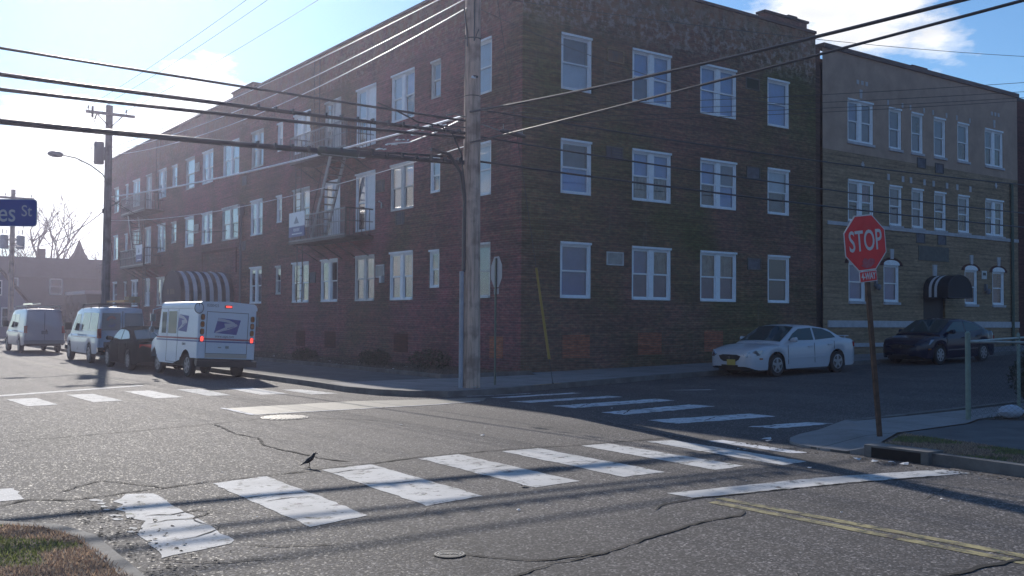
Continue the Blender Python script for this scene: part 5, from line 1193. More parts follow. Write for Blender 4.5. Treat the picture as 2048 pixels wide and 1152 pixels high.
# vans
def van(loc, label, paint, kind):
    t = empty('parked_van', loc, label, 'van', 'white vans parked down the left street', (0, 0, PI/2))
    L_, W_ = 5.35, 1.98; wr = .36; ax = (1.85, -1.50)
    t.scale = (1, .92, .98)
    top = [(-2.67, 1.08), (-1.5, 1.10), (1.2, 1.10), (1.75, 1.10), (2.2, 1.04), (2.55, .92), (2.64, .78), (2.67, .6)]
    plan = [(-2.67, .93), (-2.5, .98), (1.5, .98), (2.2, .95), (2.5, .88), (2.62, .78), (2.67, .65)]
    prof = [(-2.62, 1.98), (-2.55, 2.06), (-1, 2.10), (.6, 2.08), (1.05, 1.98), (1.85, 1.12)]
    body, wy = car(t, paint, L_, W_, ax, wr, top, plan, dict(prof=prof), None, 6, STEELRIM, sill=.36, tumb=.13)
    G_ = CARGLASS_C
    for s in (1, -1):
        if kind == 'wagon': ws = [[(-2.45, 1.22), (-2.42, 1.88), (-1.30, 1.90), (-1.30, 1.22)], [(-1.22, 1.22), (-1.22, 1.90), (-.05, 1.90), (-.05, 1.22)], [(.35, 1.2), (.35, 1.86), (.95, 1.84), (1.45, 1.22)]]
        else: ws = [[(.25, 1.2), (.25, 1.86), (.95, 1.84), (1.5, 1.22)], [(-.9, 1.24), (-.9, 1.84), (.1, 1.84), (.1, 1.24)]]
        for q in ws: side_patch(t, 'side_window', G_, wy, q, s, .006)
        tl = MB(); tl.box(-2.70, -2.62, *sorted((s*.95, s*.80)), .95, 1.30); tl.build('taillight', LENS_R, t)
        mr = MB(); mr.box(1.30, 1.40, *sorted((s*.98, s*1.26)), 1.22, 1.52); mr.build('door_mirror', TRIM, t)
        ml = MB(); ml.bar((1.3, s*.985, .98), (-2.5, s*.985, .98), .02, .03); ml.build('side_moulding', CHROME, t)
        sm = MB(); 
        for x in (.3, 1.48, -.98): sm.bar((x, s*.982, .45), (x, s*.955, 1.08), .012, .008)
        sm.build('door_seam', TRIM, t)
        hl = MB(); hl.box(2.55, 2.68, *sorted((s*.55, s*.85)), .70, .88); hl.build('headlight', LENS_C, t)
    rd = MB()
    for y in (-.012, .0): rd.box(-2.675, -2.668, y, y+.012, .62, 1.95)
    for y in (-.86, .85): rd.box(-2.675, -2.668, y, y+.01, .62, 1.06)
    rd.box(-2.70, -2.67, -.10, -.05, 1.0, 1.12); rd.build('rear_door_seam', TRIM, t)
    if kind == 'wagon':
        for s in (1, -1):
            q = MB(); q.quad((-2.665, s*.08, 1.25), (-2.665, s*.80, 1.25), (-2.64, s*.76, 1.88), (-2.64, s*.08, 1.88)); q.v = [(x-.012, y, z) for x, y, z in q.v]; q.build('rear_window', mat('tinted_pane', (.10, .12, .15), .15, coat=.6), t)
        st = MB()
        for (y0, z0, r0, a0, a1) in ((.42, 1.58, .20, .2, 2.6), (.42, 1.52, .17, 3.4, 5.6)):
            pts = [(y0+r0*math.cos(a0+(a1-a0)*k/8), z0+r0*math.sin(a0+(a1-a0)*k/8)) for k in range(9)]; inn = [(y0+(r0-.09)*math.cos(a0+(a1-a0)*k/8), z0+(r0-.09)*math.sin(a0+(a1-a0)*k/8)) for k in range(9)][::-1]
            st.poly([(-2.682, y, z) for y, z in pts+inn], len(st.f))
        st.build('rear_sticker', [mat('sticker_red', (.30, .12, .10), .6), mat('sticker_blue', (.06, .09, .2), .6)], t)
    else: plate(t, -2.685, .98, '', mat('plate_dark_frame', (.10, .10, .14), .5), -1, 0)
    bp = MB(); bp.box(-2.80, -2.62, -.95, .95, .45, .62); bp.build('rear_bumper', CHROME if kind == 'wagon' else mat('grey_bumper', (.18, .18, .19), .5), t)
    bf = MB(); bf.box(2.6, 2.76, -.93, .93, .42, .60); bf.build('front_bumper', TRIM, t)
    lane_patch(t, 'windscreen', G_, wy, [(1.85-.80*f_, 1.12+.86*f_) for f_ in (.1, .4, .7, .95)], .08, (.01, .006))
    rk = MB()
    for x in (-2.2, -1.0, .3): rk.bar((x, -.78, 2.22), (x, .78, 2.22), .03); rk.bar((x, -.78, 2.05), (x, -.78, 2.22), .03); rk.bar((x, .78, 2.05), (x, .78, 2.22), .03)
    for y in (-.78, .78): rk.bar((-2.4, y, 2.24), (.5, y, 2.24), .03)
    rk.build('roof_rack', GALV if kind != 'wagon' else TRIM, t)
    return t
WVAN = mat('white_van_paint', (.32, .30, .36), .4, coat=.6); BVAN = mat('pale_blue_van_paint', (.42, .47, .56), .4, coat=.6)
v2 = van((-7.5, 17.0, .002), 'white window van with roof rack and round sticker on its rear glass', BVAN, 'wagon')
v3 = van((-7.8, 29.6, .002), 'white panel van without rear windows, farthest back at the left', WVAN, 'panel')
def ladder_on(loc, label, L_, m_, w_=.35):
    t = empty('ladder', loc, label, 'ladder', None, (0, 0, PI/2)); mb = MB()
    for y in (-w_/2, w_/2): mb.bar((-L_/2, y, .04), (L_/2, y, .04), .03, .07)
    mb.build('ladder_rail', m_, t); mb = MB()
    for k in range(int(L_/.3)): mb.bar((-L_/2+.15+k*.3, -w_/2, .04), (-L_/2+.15+k*.3, w_/2, .04), .03)
    mb.build('ladder_rung', m_, t)
ladder_on((-7.15, 16.1, 2.26), 'orange ladder lying on the roof rack of the window van', 2.6, mat('orange_fibreglass', (.45, .20, .03), .5))
ladder_on((-8.0, 29.0, 2.26), 'bright aluminium ladder on the roof rack of the farthest van', 2.4, CHROME)
tb = empty('roof_box', (-6.95, 15.2, 2.24), 'small tan crate on the roof rack at the rear of the window van', 'crate'); mb = MB(); mb.box(-.2, .2, -.3, .3, 0, .2); mb.box(-.22, .22, -.32, .32, .2, .23); mb.build('crate_box', mat('tan_crate', (.33, .27, .17), .8), tb)

# mail truck --------------------------------------------------------------
MT = mat('mail_truck_white', (.66, .72, .79), .45, coat=.3, var=.03, scale=2)
t = empty('mail_truck', (-7.36, 3.95, -.01), 'white right-hand-drive mail truck with blue eagle emblem, brake lamps lit, at the left kerb', 'mail truck', None, (R(2.6), 0, PI/2+R(3.0)))
t.scale = (.90, .87, 1.0); t['label'] = 'white mail truck with blue eagle emblem and lit brake lamps by the left kerb'
hw = .97; zb, zt = .56, 2.13; wr = .34
mb = MB(); xs = [0, .02]+[.42+.05*k for k in range(21)]+[1.5, 2.0, 2.6, 3.2]; xs = sorted(set(round(x, 3) for x in xs)); axr = .92; Ra = .44
rows = []
for x in xs:
    z0 = zb if x < .5 or x > 1.34 else max(zb, .34+math.sqrt(max(0, Ra*Ra-(x-axr)**2)))
    if x > 1.4: z0 = zb-.20 if x > 1.5 else zb-.1
    i_ = .03 if x == 0 else 0
    rd = .0
    pr = [(hw-i_, z0), (hw-i_, 1.0), (hw-i_, 1.9), (hw-.005-i_, 1.935), (hw+.03-i_, 1.94), (hw+.03-i_, 2.02), (hw-.02-i_, zt-.03), (hw-.10, zt), (0, zt+.035)]
    rows.append([(x, y, z) for y, z in pr]+[(x, -y, z) for y, z in pr[-2::-1]])
m_ = len(rows[0])
for r_ in rows: mb.v += r_
for i in range(len(rows)-1):
    for j in range(m_-1): mb.f.append((i*m_+j, i*m_+j+1, (i+1)*m_+j+1, (i+1)*m_+j)); mb.mi.append(0)
mb.f.append(tuple(range(m_))); mb.mi.append(0)
# windscreen slope and short bonnet
fr = [[(3.2, hw, .36), (3.2, hw, 1.15), (3.2, hw-.02, 2.05), (3.2, 0, 2.13)], [(3.45, hw, .50), (3.45, hw, 1.13), (3.42, hw-.05, 1.95), (3.42, 0, 2.02)], [(3.75, hw, .8), (3.75, hw, 1.08), (3.75, hw-.1, 1.10), (3.75, 0, 1.12)],
      [(4.2, hw-.05, .62), (4.2, hw-.05, .93), (4.2, hw-.15, .97), (4.2, 0, .99)], [(4.38, hw-.14, .5), (4.38, hw-.14, .80), (4.38, hw-.2, .84), (4.38, 0, .86)]]
o = len(mb.v); fr2 = [r_+[(x, -y, z) for x, y, z in r_[-2::-1]] for r_ in fr]; k7 = 7
for r_ in fr2: mb.v += r_
for i in range(4):
    for j in range(6): mb.f.append((o+i*k7+j, o+i*k7+j+1, o+(i+1)*k7+j+1, o+(i+1)*k7+j)); mb.mi.append(0)
mb.f.append(tuple(o+4*k7+j for j in range(k7))[::-1]); mb.mi.append(0)
mb.build('body', MT, t, smooth=25)
mb = MB(); mb.box(.15, 4.1, -.72, .72, .32, .75); mb.box(.05, .3, -.9, .9, .40, .58); mb.build('underbody', TRIM, t)
mb = MB(); mb.box(-.14, .0, -1.0, 1.0, .34, .50); mb.build('rear_bumper', TRIM, t)
mb = MB(); mb.box(-.012, .0, -.70, .70, .585, .70); mb.build('rear_step_plate', mat('cream_plate', (.50, .45, .38), .6), t)
for ax in (axr, 3.55):
    for s in (1, -1): wheel(t, ax, s*.80, wr, .19, 6, STEELRIM)
sm = MB()
for (y0, y1, z0, z1) in ((-.70, -.685, .70, 1.86), (.685, .70, .70, 1.86), (-.70, .70, 1.85, 1.865), (-.70, .70, .70, .71)): sm.box(-.006, 0, y0, y1, z0, z1)
rdoor = sm.build('rear_door_seam', TRIM, t)
hd = MB(); hd.box(-.03, 0, -.07, .03, .85, .92); hd.box(-.02, 0, .18, .28, .86, .89); hd.build('rear_door_handle', GALV, t)
# stripes run round the rear and the sides
RS = mat('stripe_red', (.34, .07, .09), .5); BS = mat('stripe_blue', (.06, .10, .30), .5)
def band(z0, z1, m2, nm):
    b_ = MB(); b_.box(-.004, 0, -hw+.03, hw-.03, z0, z1)
    for s in (1, -1): b_.box(.0, 3.6, *sorted((s*(hw-.01), s*(hw+.004))), z0, z1)
    b_.build(nm, m2, t)
band(1.075, 1.125, RS, 'red_stripe'); band(1.01, 1.05, BS, 'blue_stripe')
for s in (1, -1):
    col = MB()
    y = s*.835
    for k, z in enumerate((1.70, 1.50, 1.30, 1.10)):
        b_ = MB(); pill(b_, -.03, y, z, .125, .165, .04); bz = b_.build('lamp_bezel', TRIM, t)
        b_ = MB(); pill(b_, -.04, y, z, .10, .14, .04); b_.build('rear_lamp', [LENS_A, LENS_A, LENS_R, LENS_LIT][k] if k != 2 else LENS_A, bz)
b_ = MB(); pill(b_, -.03, .0, 2.02, .26, .085, .04); bz = b_.build('lamp_bezel', TRIM, t); b_ = MB(); pill(b_, -.04, 0, 2.02, .20, .055, .04); b_.build('high_brake_lamp', LENS_LIT, bz)
REARM = Matrix.Rotation(-PI/2, 4, 'Z') @ Matrix.Rotation(PI/2, 4, 'X')
INK = mat('dark_ink', (.05, .06, .09), .6); EB = mat('emblem_blue', (.035, .065, .30), .5); EW = mat('emblem_white', (.50, .50, .55), .5)
text('fleet_number', '0200425', .115, Matrix.Translation((-.004, .52, 2.03)) @ REARM, INK, t, 1.0, 0, .001)
text('web_lettering', 'www.usps.com', .12, Matrix.Translation((-.004, .08, 1.185)) @ REARM, INK, t, .88, 0, .001)
def emblem(Mx, w_, h_, name, crop=None):
    """parallelogram and eagle head, local x to the right, y up"""
    def U(px, py): return ((px-828)/317*w_-w_/2, (535-py)/215*h_-h_/2)
    blue = [(870, 320), (1145, 340), (1100, 535), (828, 518)]
    w1 = [(872, 321), (905, 326), (1000, 345), (1078, 380), (1062, 392), (1040, 388), (955, 372), (860, 362)]
    w2 = [(945, 392), (1050, 385), (1098, 398), (1108, 415), (1085, 430), (1000, 470), (838, 522), (850, 500), (960, 440)]
    w3 = [(1060, 380), (1105, 400), (1090, 410), (1050, 390)]
    for n_, (P_, mm, z) in enumerate(((blue, EB, 0), (w1, EW, .002), (w2, EW, .003), (w3, EW, .0035))):
        q = MB(); pts = [U(*p) for p in P_]
        if crop: pts = clip(pts, -w_/2+w_*crop)
        if len(pts) < 3: continue
        q.poly([tuple(Mx @ Vector((x, y, z))) for x, y in pts])
        if n_ == 0: root = q.build(name, mm, t)
        else: q.build('eagle_shape', mm, root)
    q = MB(); pts = [U(*p) for p in [(985, 452), (1060, 425), (1075, 428), (970, 468)]]
    if crop: pts = clip(pts, -w_/2+w_*crop)
    if len(pts) > 2: q.poly([tuple(Mx @ Vector((x, y, .004))) for x, y in pts]); q.build('eagle_shape', EB, root)
def clip(P_, xm):
    out = []
    for (a, b) in zip(P_, P_[1:]+P_[:1]):
        if a[0] >= xm: out.append(a)
        if (a[0]-xm)*(b[0]-xm) < 0: f_ = (xm-a[0])/(b[0]-a[0]); out.append((xm, a[1]+(b[1]-a[1])*f_))
    return out
emblem(Matrix.Translation((-.005, .0, 1.47)) @ REARM, .88, .46, 'eagle_emblem')
SIDEM = Matrix.Rotation(PI, 4, 'Z') @ Matrix.Rotation(PI/2, 4, 'X')
emblem(Matrix.Translation((1.25, hw+.006, 1.52)) @ SIDEM, .95, .50, 'eagle_emblem')
text('fleet_number', '0200425', .09, Matrix.Translation((1.1, hw+.004, .93)) @ SIDEM, INK, t, 1.0, 0, .001)
sm = MB()
for x in (1.68, 2.62): sm.box(x, x+.014, hw-.01, hw+.005, .40, 1.92)
sm.box(1.68, 2.62, hw-.01, hw+.004, .40, .41); sm.build('side_door_seam', TRIM, t)
for s in (1, -1):
    q = MB(); q.box(1.82, 2.55, *sorted((s*(hw-.01), s*(hw+.006))), 1.22, 1.86); q.build('side_door_window', mat('mail_truck_glass', (.05, .09, .08), .2, spec=.2), t)
    q = MB(); q.box(2.75, 3.15, *sorted((s*(hw-.01), s*(hw+.006))), 1.22, 1.84); q.build('quarter_window', MATS['mail_truck_glass'], t)
    q = MB(); q.tube([(3.2, s*.9, 2.0), (3.5, s*1.18, 1.9), (3.55, s*1.2, 1.3), (3.5, s*.95, 1.12)], .016, 6); arm_ = q.build('mirror_arm', MT, t)
    q = MB(); q.box(3.50, 3.53, *sorted((s*1.08, s*1.26)), 1.55, 1.78); q.build('mirror', CHROME, arm_)
    q = MB(); q.lathe([(.10, 0), (.10, .03), (.02, .05)], (3.50, s*1.18, 1.30), 'x', 14); q.build('mirror', CHROME, arm_)
q = MB(); q.lathe([(.14, 0), (.145, .02), (.10, .045), (.02, .055)], (-.03, hw+.02, 1.94), 'x', 18); q.v = [(-.02-(x+.03), y, z) for x, y, z in q.v]; rm_ = q.build('round_backup_mirror', MT, t, smooth=True)
q = MB(); q.tube([(-.055, hw+.02+.145*math.cos(k*PI/10), 1.94+.145*math.sin(k*PI/10)) for k in range(21)], .010, 5, cap=False); q.build('mirror_rim', TRIM, rm_)
q = MB(); q.tube([(.02, hw+.01, 2.05), (-.06, hw+.02, 2.10), (-.06, hw+.02, 2.0)], .012, 5); q.box(-.08, -.0, hw-.04, hw+.04, 2.07, 2.09); q.build('mirror_bracket', TRIM, t)
q = MB(); q.quad((3.21, -.85, 1.98), (3.21, .85, 1.98), (3.76, .85, 1.16), (3.76, -.85, 1.16)); q.v = [(x+.06, y, z+.02) for x, y, z in q.v]; q.build('windscreen', MATS['mail_truck_glass'], t)
for s in (1, -1):
    q = MB(); q.lathe([(.09, 0), (.09, .03)], (4.37, s*.6, .70), 'x', 12); q.build('headlight', LENS_C, t)

# ---------------------------------------------------------------- fence, plants, litter, lids, bird
fx, fy = -1.62, -14.55
t = empty('chain_link_fence', (fx, fy, gz(fx)+.12), 'low chain link fence with a pale green post at the right corner yard', 'fence')
FD = Vector((math.cos(R(14)), math.sin(R(14)), 0)) ; FD = Vector((.97, .06, 0)).normalized()
def fence_run(D_, n_, first):
    for k in range(n_):
        p = D_*2.4*k
        if k == 0 and not first: continue
        dz = gz(fx+p.x)-gz(fx)
        mb = MB(); r = .042 if k == 0 else .03
        mb.tube([(p.x, p.y, dz), (p.x, p.y, dz+1.34+(.06 if k == 0 else 0)), (p.x, p.y, dz+1.37+(.06 if k == 0 else 0))], [r, r, r*.4], 10); mb.build('fence_post', GREENGALV, t, smooth=True)
    e = D_*2.4*(n_-1); dz = gz(fx+e.x)-gz(fx)
    mb = MB(); mb.tube([(0, 0, 1.26), (e.x, e.y, dz+1.26)], .021, 8); mb.build('fence_rail', GALV, t, smooth=True)
    mb = MB(); L_ = e.length; st = .085; nn = int(L_/st)
    for k in range(-16, nn):
        for sgn in (1, -1):
            a0, b0 = (k*st, (k+16)*st) ; z0, z1 = (0.03, 1.25) if sgn > 0 else (1.25, .03)
            aa, bb = max(0, a0), min(L_, b0)
            if aa >= bb: continue
            f0 = (aa-a0)/(b0-a0); f1 = (bb-a0)/(b0-a0)
            P_ = [D_*aa+Vector((0, 0, dz*aa/L_+z0+(z1-z0)*f0)), D_*bb+Vector((0, 0, dz*bb/L_+z0+(z1-z0)*f1))]
            mb.tube(P_, .0013, 3, cap=False)
    mb.build('chain_link_mesh', METAL_D, t)
GREENGALV = mat('pale_green_post', (.17, .23, .20), .55, var=.15, scale=9)
fence_run(Vector((.985, .17, 0)).normalized(), 4, True)
fence_run(Vector((.35, -.94, 0)).normalized(), 3, False)
# leaf tuft builder
def leaves(mb, c, rad, n, size, mats_n, flat_=.0, seed=1, hollow=.2):
    rn = random.Random(seed)
    for _ in range(n):
        while True:
            p = Vector((rn.uniform(-1, 1), rn.uniform(-1, 1), rn.uniform(-1, 1)))
            if hollow < p.length < 1: break
        q = Vector((c[0]+p.x*rad[0], c[1]+p.y*rad[1], c[2]+p.z*rad[2])); u = Vector((rn.uniform(-1, 1), rn.uniform(-1, 1), rn.uniform(-.4, 1))).normalized(); v = u.cross(Vector((rn.uniform(-1, 1), rn.uniform(-1, 1), rn.uniform(-1, 1)))).normalized()
        s = size*rn.uniform(.5, 1.3); mb.add([q-v*s*.3, q+u*s*.5, q+v*s*.3, q+u*s*1.1+v*.02], [(0, 1, 3), (1, 2, 3)] if False else [(0, 1, 2), (1, 3, 2)], rn.randrange(mats_n))
LEAF = [mat('leaf_dark', (.018, .028, .014), .7), mat('leaf_mid', (.035, .05, .022), .7), mat('leaf_olive', (.06, .06, .03), .7)]
t = empty('evergreen_shrub', (1.25, -14.15, gz(1.25)+.12), 'dark bushy evergreen shrub behind the chain link fence at the right edge', 'shrub')
mb = MB(); mb.tube([(0, 0, 0), (.02, 0, .5), (0, 0, .9)], [.03, .02, .01], 6); mb.build('stem', BARK, t)
mb = MB(); leaves(mb, (0, 0, .52), (.42, .42, .42), 1500, .07, 3, seed=4); leaves(mb, (.05, 0, .85), (.22, .22, .30), 500, .06, 3, seed=5); mb.build('foliage', LEAF, t)
t = empty('plastic_bag', (-.95, -14.88, gz(-1)+.13), 'knotted white plastic bag lying behind the fence', 'bag')
mb = MB(); rn = random.Random(2); n1, n2 = 9, 14; vs = []
for i in range(n1+1):
    th = PI*i/n1
    for j in range(n2):
        ph = 2*PI*j/n2; r = 1+rn.uniform(-.10, .10); vs.append((.20*r*math.cos(th)+.0, .13*r*math.sin(th)*math.cos(ph), .11+.11*r*math.sin(th)*math.sin(ph)))
fs = [(i*n2+j, i*n2+(j+1) % n2, (i+1)*n2+(j+1) % n2, (i+1)*n2+j) for i in range(n1) for j in range(n2)]; mb.add(vs, fs)
mb.build('bag_body', mat('bag_plastic', (.40, .44, .52), .4), t, smooth=True, rot=(0, 0, R(-35)))
mb = MB(); mb.tube([(.15, -.1, .10), (.22, -.16, .13), (.27, -.2, .16)], [.035, .02, .045], 7); mb.build('bag_knot', MATS['bag_plastic'], t)

def grass(name, poly, n, h, z0, mats_, label, seed, keep=None):
    rn = random.Random(seed); mb = MB(); xs = [p[0] for p in poly]; ys = [p[1] for p in poly]
    def inside(x, y):
        c = False
        for (x1, y1), (x2, y2) in zip(poly, poly[1:]+poly[:1]):
            if (y1 > y) != (y2 > y) and x < (x2-x1)*(y-y1)/(y2-y1)+x1: c = not c
        return c
    k = 0
    while k < n:
        x, y = rn.uniform(min(xs), max(xs)), rn.uniform(min(ys), max(ys))
        if not inside(x, y): continue
        k += 1; a = rn.uniform(0, 2*PI); hh = h*rn.uniform(.35, 1.2); w_ = .004+.003*rn.random(); lx, ly = math.cos(a)*hh*rn.uniform(.2, 1.1), math.sin(a)*hh*rn.uniform(.2, 1.1); z = gz(x)+z0
        g_ = math.sin(x*5.1+1)+math.sin(y*4.3)+math.sin((x+y)*9)*.5
        mi = (0 if rn.random() < .6 else 1) if g_ > .35 else (2 if rn.random() < .62 else 3)
        mb.add([(x-w_*ly/hh, y+w_*lx/hh, z), (x+w_*ly/hh, y-w_*lx/hh, z), (x+lx, y+ly, z+hh*.8)], [(0, 1, 2)], mi)
    return tag(mb.build(name, mats_), label, 'grass', None, 'stuff')
def grass_mat(name, col):
    M = bpy.data.materials.new(name); M.use_nodes = True; t_ = M.node_tree; b = t_.nodes['Principled BSDF']; b.inputs['Base Color'].default_value = (*col, 1); b.inputs['Roughness'].default_value = .6
    tr = t_.nodes.new('ShaderNodeBsdfTranslucent'); tr.inputs[0].default_value = (*col, 1); m_ = t_.nodes.new('ShaderNodeMixShader'); m_.inputs[0].default_value = .5
    t_.links.new(b.outputs[0], m_.inputs[1]); t_.links.new(tr.outputs[0], m_.inputs[2]); t_.links.new(m_.outputs[0], t_.nodes['Material Output'].inputs['Surface']); MATS[name] = M; return M
GR = [grass_mat('grass_green', (.24, .27, .09)), grass_mat('grass_dark', (.13, .14, .06)), grass_mat('grass_straw', (.50, .36, .25)), grass_mat('grass_brown', (.26, .17, .13))]
GR_OLD = [mat('grass_green', (.20, .22, .08), .7), mat('grass_dark', (.10, .12, .05), .7), mat('grass_straw', (.42, .30, .20), .8), mat('grass_brown', (.20, .14, .10), .8)]
grass('grass', [(-15.86, -14.58), (-15.50, -14.92), (-15.31, -15.5), (-15.31, -17.5), (-17.5, -17.5), (-18.5, -14.5)], 32000, .045, .07, GR, 'patchy brown and green winter grass on the bottom left verge', 11)
grass('grass', [(-5.75, -15.68), (-5.33, -15.6), (-4.3, -15.12), (-4.5, -16.2), (-4.75, -17.2), (-4.75, -20), (-5.85, -20), (-5.85, -17)], 16000, .045, .118, GR, 'thin dark grass on the verge beside the stop sign', 12)
grass('weeds', [(-2.9, 20), (-.1, 20), (-.1, -.6), (-2.9, -.6)], 9000, .13, .15, [LEAF[1], LEAF[0], LEAF[2], GR[3]], 'scruffy weeds along the foot of the long brick wall', 13)
grass('weeds', [(-1.3, -14.6), (4, -14.6), (4, -13.9+-.6), (-.6, -15.3)], 1500, .08, .12, [LEAF[1], LEAF[0], LEAF[2], GR[3]], 'sparse weeds behind the chain link fence', 14)
for (x, y, s_, lab) in [(-1.4, 6.4, .5, 'low ivy bush at the foot of the brick wall, below the fire escape'), (-1.0, 3.4, .6, 'low dark bush at the foot of the brick wall, nearest the corner'), (-1.6, 11.6, .42, 'small weed clump by the wall, just right of the mail truck')]:
    t = empty('bush', (x, y, .15), lab, 'bush', 'bushes at the foot of the brick wall'); mb = MB(); leaves(mb, (0, 0, s_*.45), (s_*1.1, s_*1.4, s_*.6), 900, .08, 3, seed=int(s_*100)); mb.build('foliage', LEAF, t)
    mb = MB(); [mb.tube([(0, 0, 0), (math.cos(a)*s_*.6, math.sin(a)*s_*.6, s_*.8)], [.012, .005], 4) for a in (0, 1.6, 3, 4.4)]; mb.build('stem', BARK, t)
# litter
rn = random.Random(9); WL = mat('litter_white', (.55, .55, .56), .7); mb = MB()
def scrap(mb, x, y, z, s):
    pts = [(x+s*rn.uniform(.5, 1)*math.cos(a), y+s*rn.uniform(.5, 1)*math.sin(a), z+rn.uniform(0, s*.5)) for a in (0, 1.1, 2.2, 3.3, 4.5, 5.5)]
    c = (x, y, z+s*.35); mb.add(pts+[c], [(i, (i+1) % 6, 6) for i in range(6)])
for _ in range(46): x = rn.uniform(-3.0, -.3); y = rn.uniform(0, 22); scrap(mb, x, y, .16, rn.uniform(.03, .09))
tag(mb.build('litter', WL), 'scraps of pale litter strewn along the foot of the brick wall', 'litter', None, 'stuff')
mb = MB()
for (x, y, s) in [(-11.0, -15.2, .05), (-6.4, -16.1, .05), (-6.35, -16.3, .06), (-6.32, -16.45, .07), (-6.45, -15.9, .06), (-5.95, -14.1, .07), (-5.8, -13.95, .09), (-9.2, -9.4, .04), (-8.9, -11.3, .04), (-11.8, -16.2, .03), (-7.5, -16.0, .035), (-6.9, -14.5, .03), (-6.9, -14.4, .03), (-8.1, -18.0, .03), (-4.5, -4.35, .08), (-4.3, -8.9, .03)]: scrap(mb, x, y, gz(x)+.008+(.122 if (x > -4.6 and y > -5) else 0), s)
for _ in range(70):
    x, y = rn.uniform(-15.1, -6.3), rn.uniform(-19, -6); scrap(mb, x, y, .008, rn.uniform(.008, .016))
tag(mb.build('litter', WL), 'small pale scraps and pebbles scattered over the junction asphalt', 'litter', None, 'stuff')
mb = MB(); DB = mat('grit_brown', (.09, .07, .05), .9)
for _ in range(260): x = -15.1+abs(rn.gauss(0, .25)); y = rn.uniform(-17.5, -13.9); scrap(mb, x, y, .007, rn.uniform(.008, .025))
for _ in range(160): x = -6.2-abs(rn.gauss(0, .12)); y = rn.uniform(-19, -14); scrap(mb, x, y, .007, rn.uniform(.01, .03))
tag(mb.build('gutter_grit', DB), 'brown grit and dead leaves gathered in the gutters', 'grit', None, 'stuff')
# kerb inlet
t = empty('storm_drain', (-6.02, -16.15, 0), 'concrete kerb inlet with dark opening below the grass verge at right', 'storm drain')
mb = MB(); mb.box(-.03, .30, -.44, .44, .132, .155); mb.box(-.03, .3, -.44, -.34, -.02, .132); mb.box(-.03, .3, .34, .44, -.02, .132); mb.build('inlet_hood', KERB, t)
mb = MB(); mb.box(-.025, .0, -.34, .34, .005, .132); mb.build('inlet_opening', CRACK, t)
# lids
t = empty('manhole_cover', (-10.27, -7.28, .004), 'round ribbed manhole cover shining in the sunlit road', 'manhole cover')
IRON = mat('worn_iron', (.30, .29, .27), .45, metal=.3, var=.2, scale=10)
mb = MB(); mb.lathe([(.40, 0), (.40, .008)], (0, 0, 0), 'z', 32); mb.build('cover_frame', mat('iron_dark', (.07, .07, .07), .5), t)
mb = MB()
for k in range(11):
    x = -.33+k*.066; h_ = math.sqrt(.36*.36-x*x); mb.box(x-.019, x+.019, -h_, h_, .008, .016)
mb.build('cover_ribs', IRON, t)
t = empty('water_valve_cover', (-13.18, -17.26, .004), 'small round water valve cover lettered WATER in the foreground road', 'valve cover', None, (0, 0, -YAW+PI))
mb = MB(); mb.lathe([(.115, 0), (.115, .006)], (0, 0, 0), 'z', 32); mb.build('cover', mat('iron_black', (.03, .03, .03), .6), t)
mb = MB()
for r0 in (.108, .085):
    for k in range(32):
        a0, a1 = 2*PI*k/32, 2*PI*(k+1)/32; mb.quad(*[(r*math.cos(a), r*math.sin(a), .0085) for r, a in ((r0-.010, a0), (r0, a0), (r0, a1), (r0-.010, a1))])
mb.build('cover_ring', IRON, t)
text('lettering', 'WATER', .052, Matrix.Translation((0, 0, .009)) , IRON, t, .85, .001, .0008)
# ---- the starling
def skin_body(name, m_, parent, chains, sub=2):
    me = bpy.data.meshes.new(name); vs, es, rs = [], [], []
    for ch, root in chains:
        pv = root
        for (p, r) in ch:
            vs.append(p); rs.append(r)
            if pv is not None: es.append((pv, len(vs)-1))
            pv = len(vs)-1
    me.from_pydata(vs, es, []); o = bpy.data.objects.new(name, me); COL.objects.link(o)
    md = o.modifiers.new('skin', 'SKIN'); sk = me.skin_vertices[0].data
    for i, r in enumerate(rs): sk[i].radius = (r, r) if not isinstance(r, tuple) else r
    sk[0].use_root = True
    s2 = o.modifiers.new('sub', 'SUBSURF'); s2.levels = sub; s2.render_levels = sub
    dg = bpy.context.evaluated_depsgraph_get(); m2 = bpy.data.meshes.new_from_object(o.evaluated_get(dg)); bpy.data.objects.remove(o)
    m2.materials.clear(); m2.materials.append(m_); m2.polygons.foreach_set('use_smooth', [True]*len(m2.polygons))
    return link(name, m2, parent)
BIRD = mat('black_plumage', (.012, .011, .014), .45)
t = empty('bird', (-12.27, -12.80, .004), 'small black bird standing on the crack beside the crosswalk stripe', 'bird', None, (0, 0, -YAW+R(5)))
t.scale = (.8, .8, .85)
skin_body('body', BIRD, t, [
    ([((-.01, 0, .098), .038), ((.025, 0, .128), .034), ((.048, 0, .158), .024), ((.060, 0, .182), .020), ((.072, 0, .192), .017), ((.088, 0, .190), .008)], None),
    ([((-.045, 0, .078), .026), ((-.085, 0, .058), .013), ((-.125, 0, .036), (.012, .006)), ((-.142, 0, .028), (.009, .003))], 0)])
mb = MB(); mb.tube([(.085, 0, .190), (.105, 0, .184), (.118, 0, .181)], [.006, .004, .001], 6); mb.build('beak', mat('beak', (.06, .05, .03), .5), t)
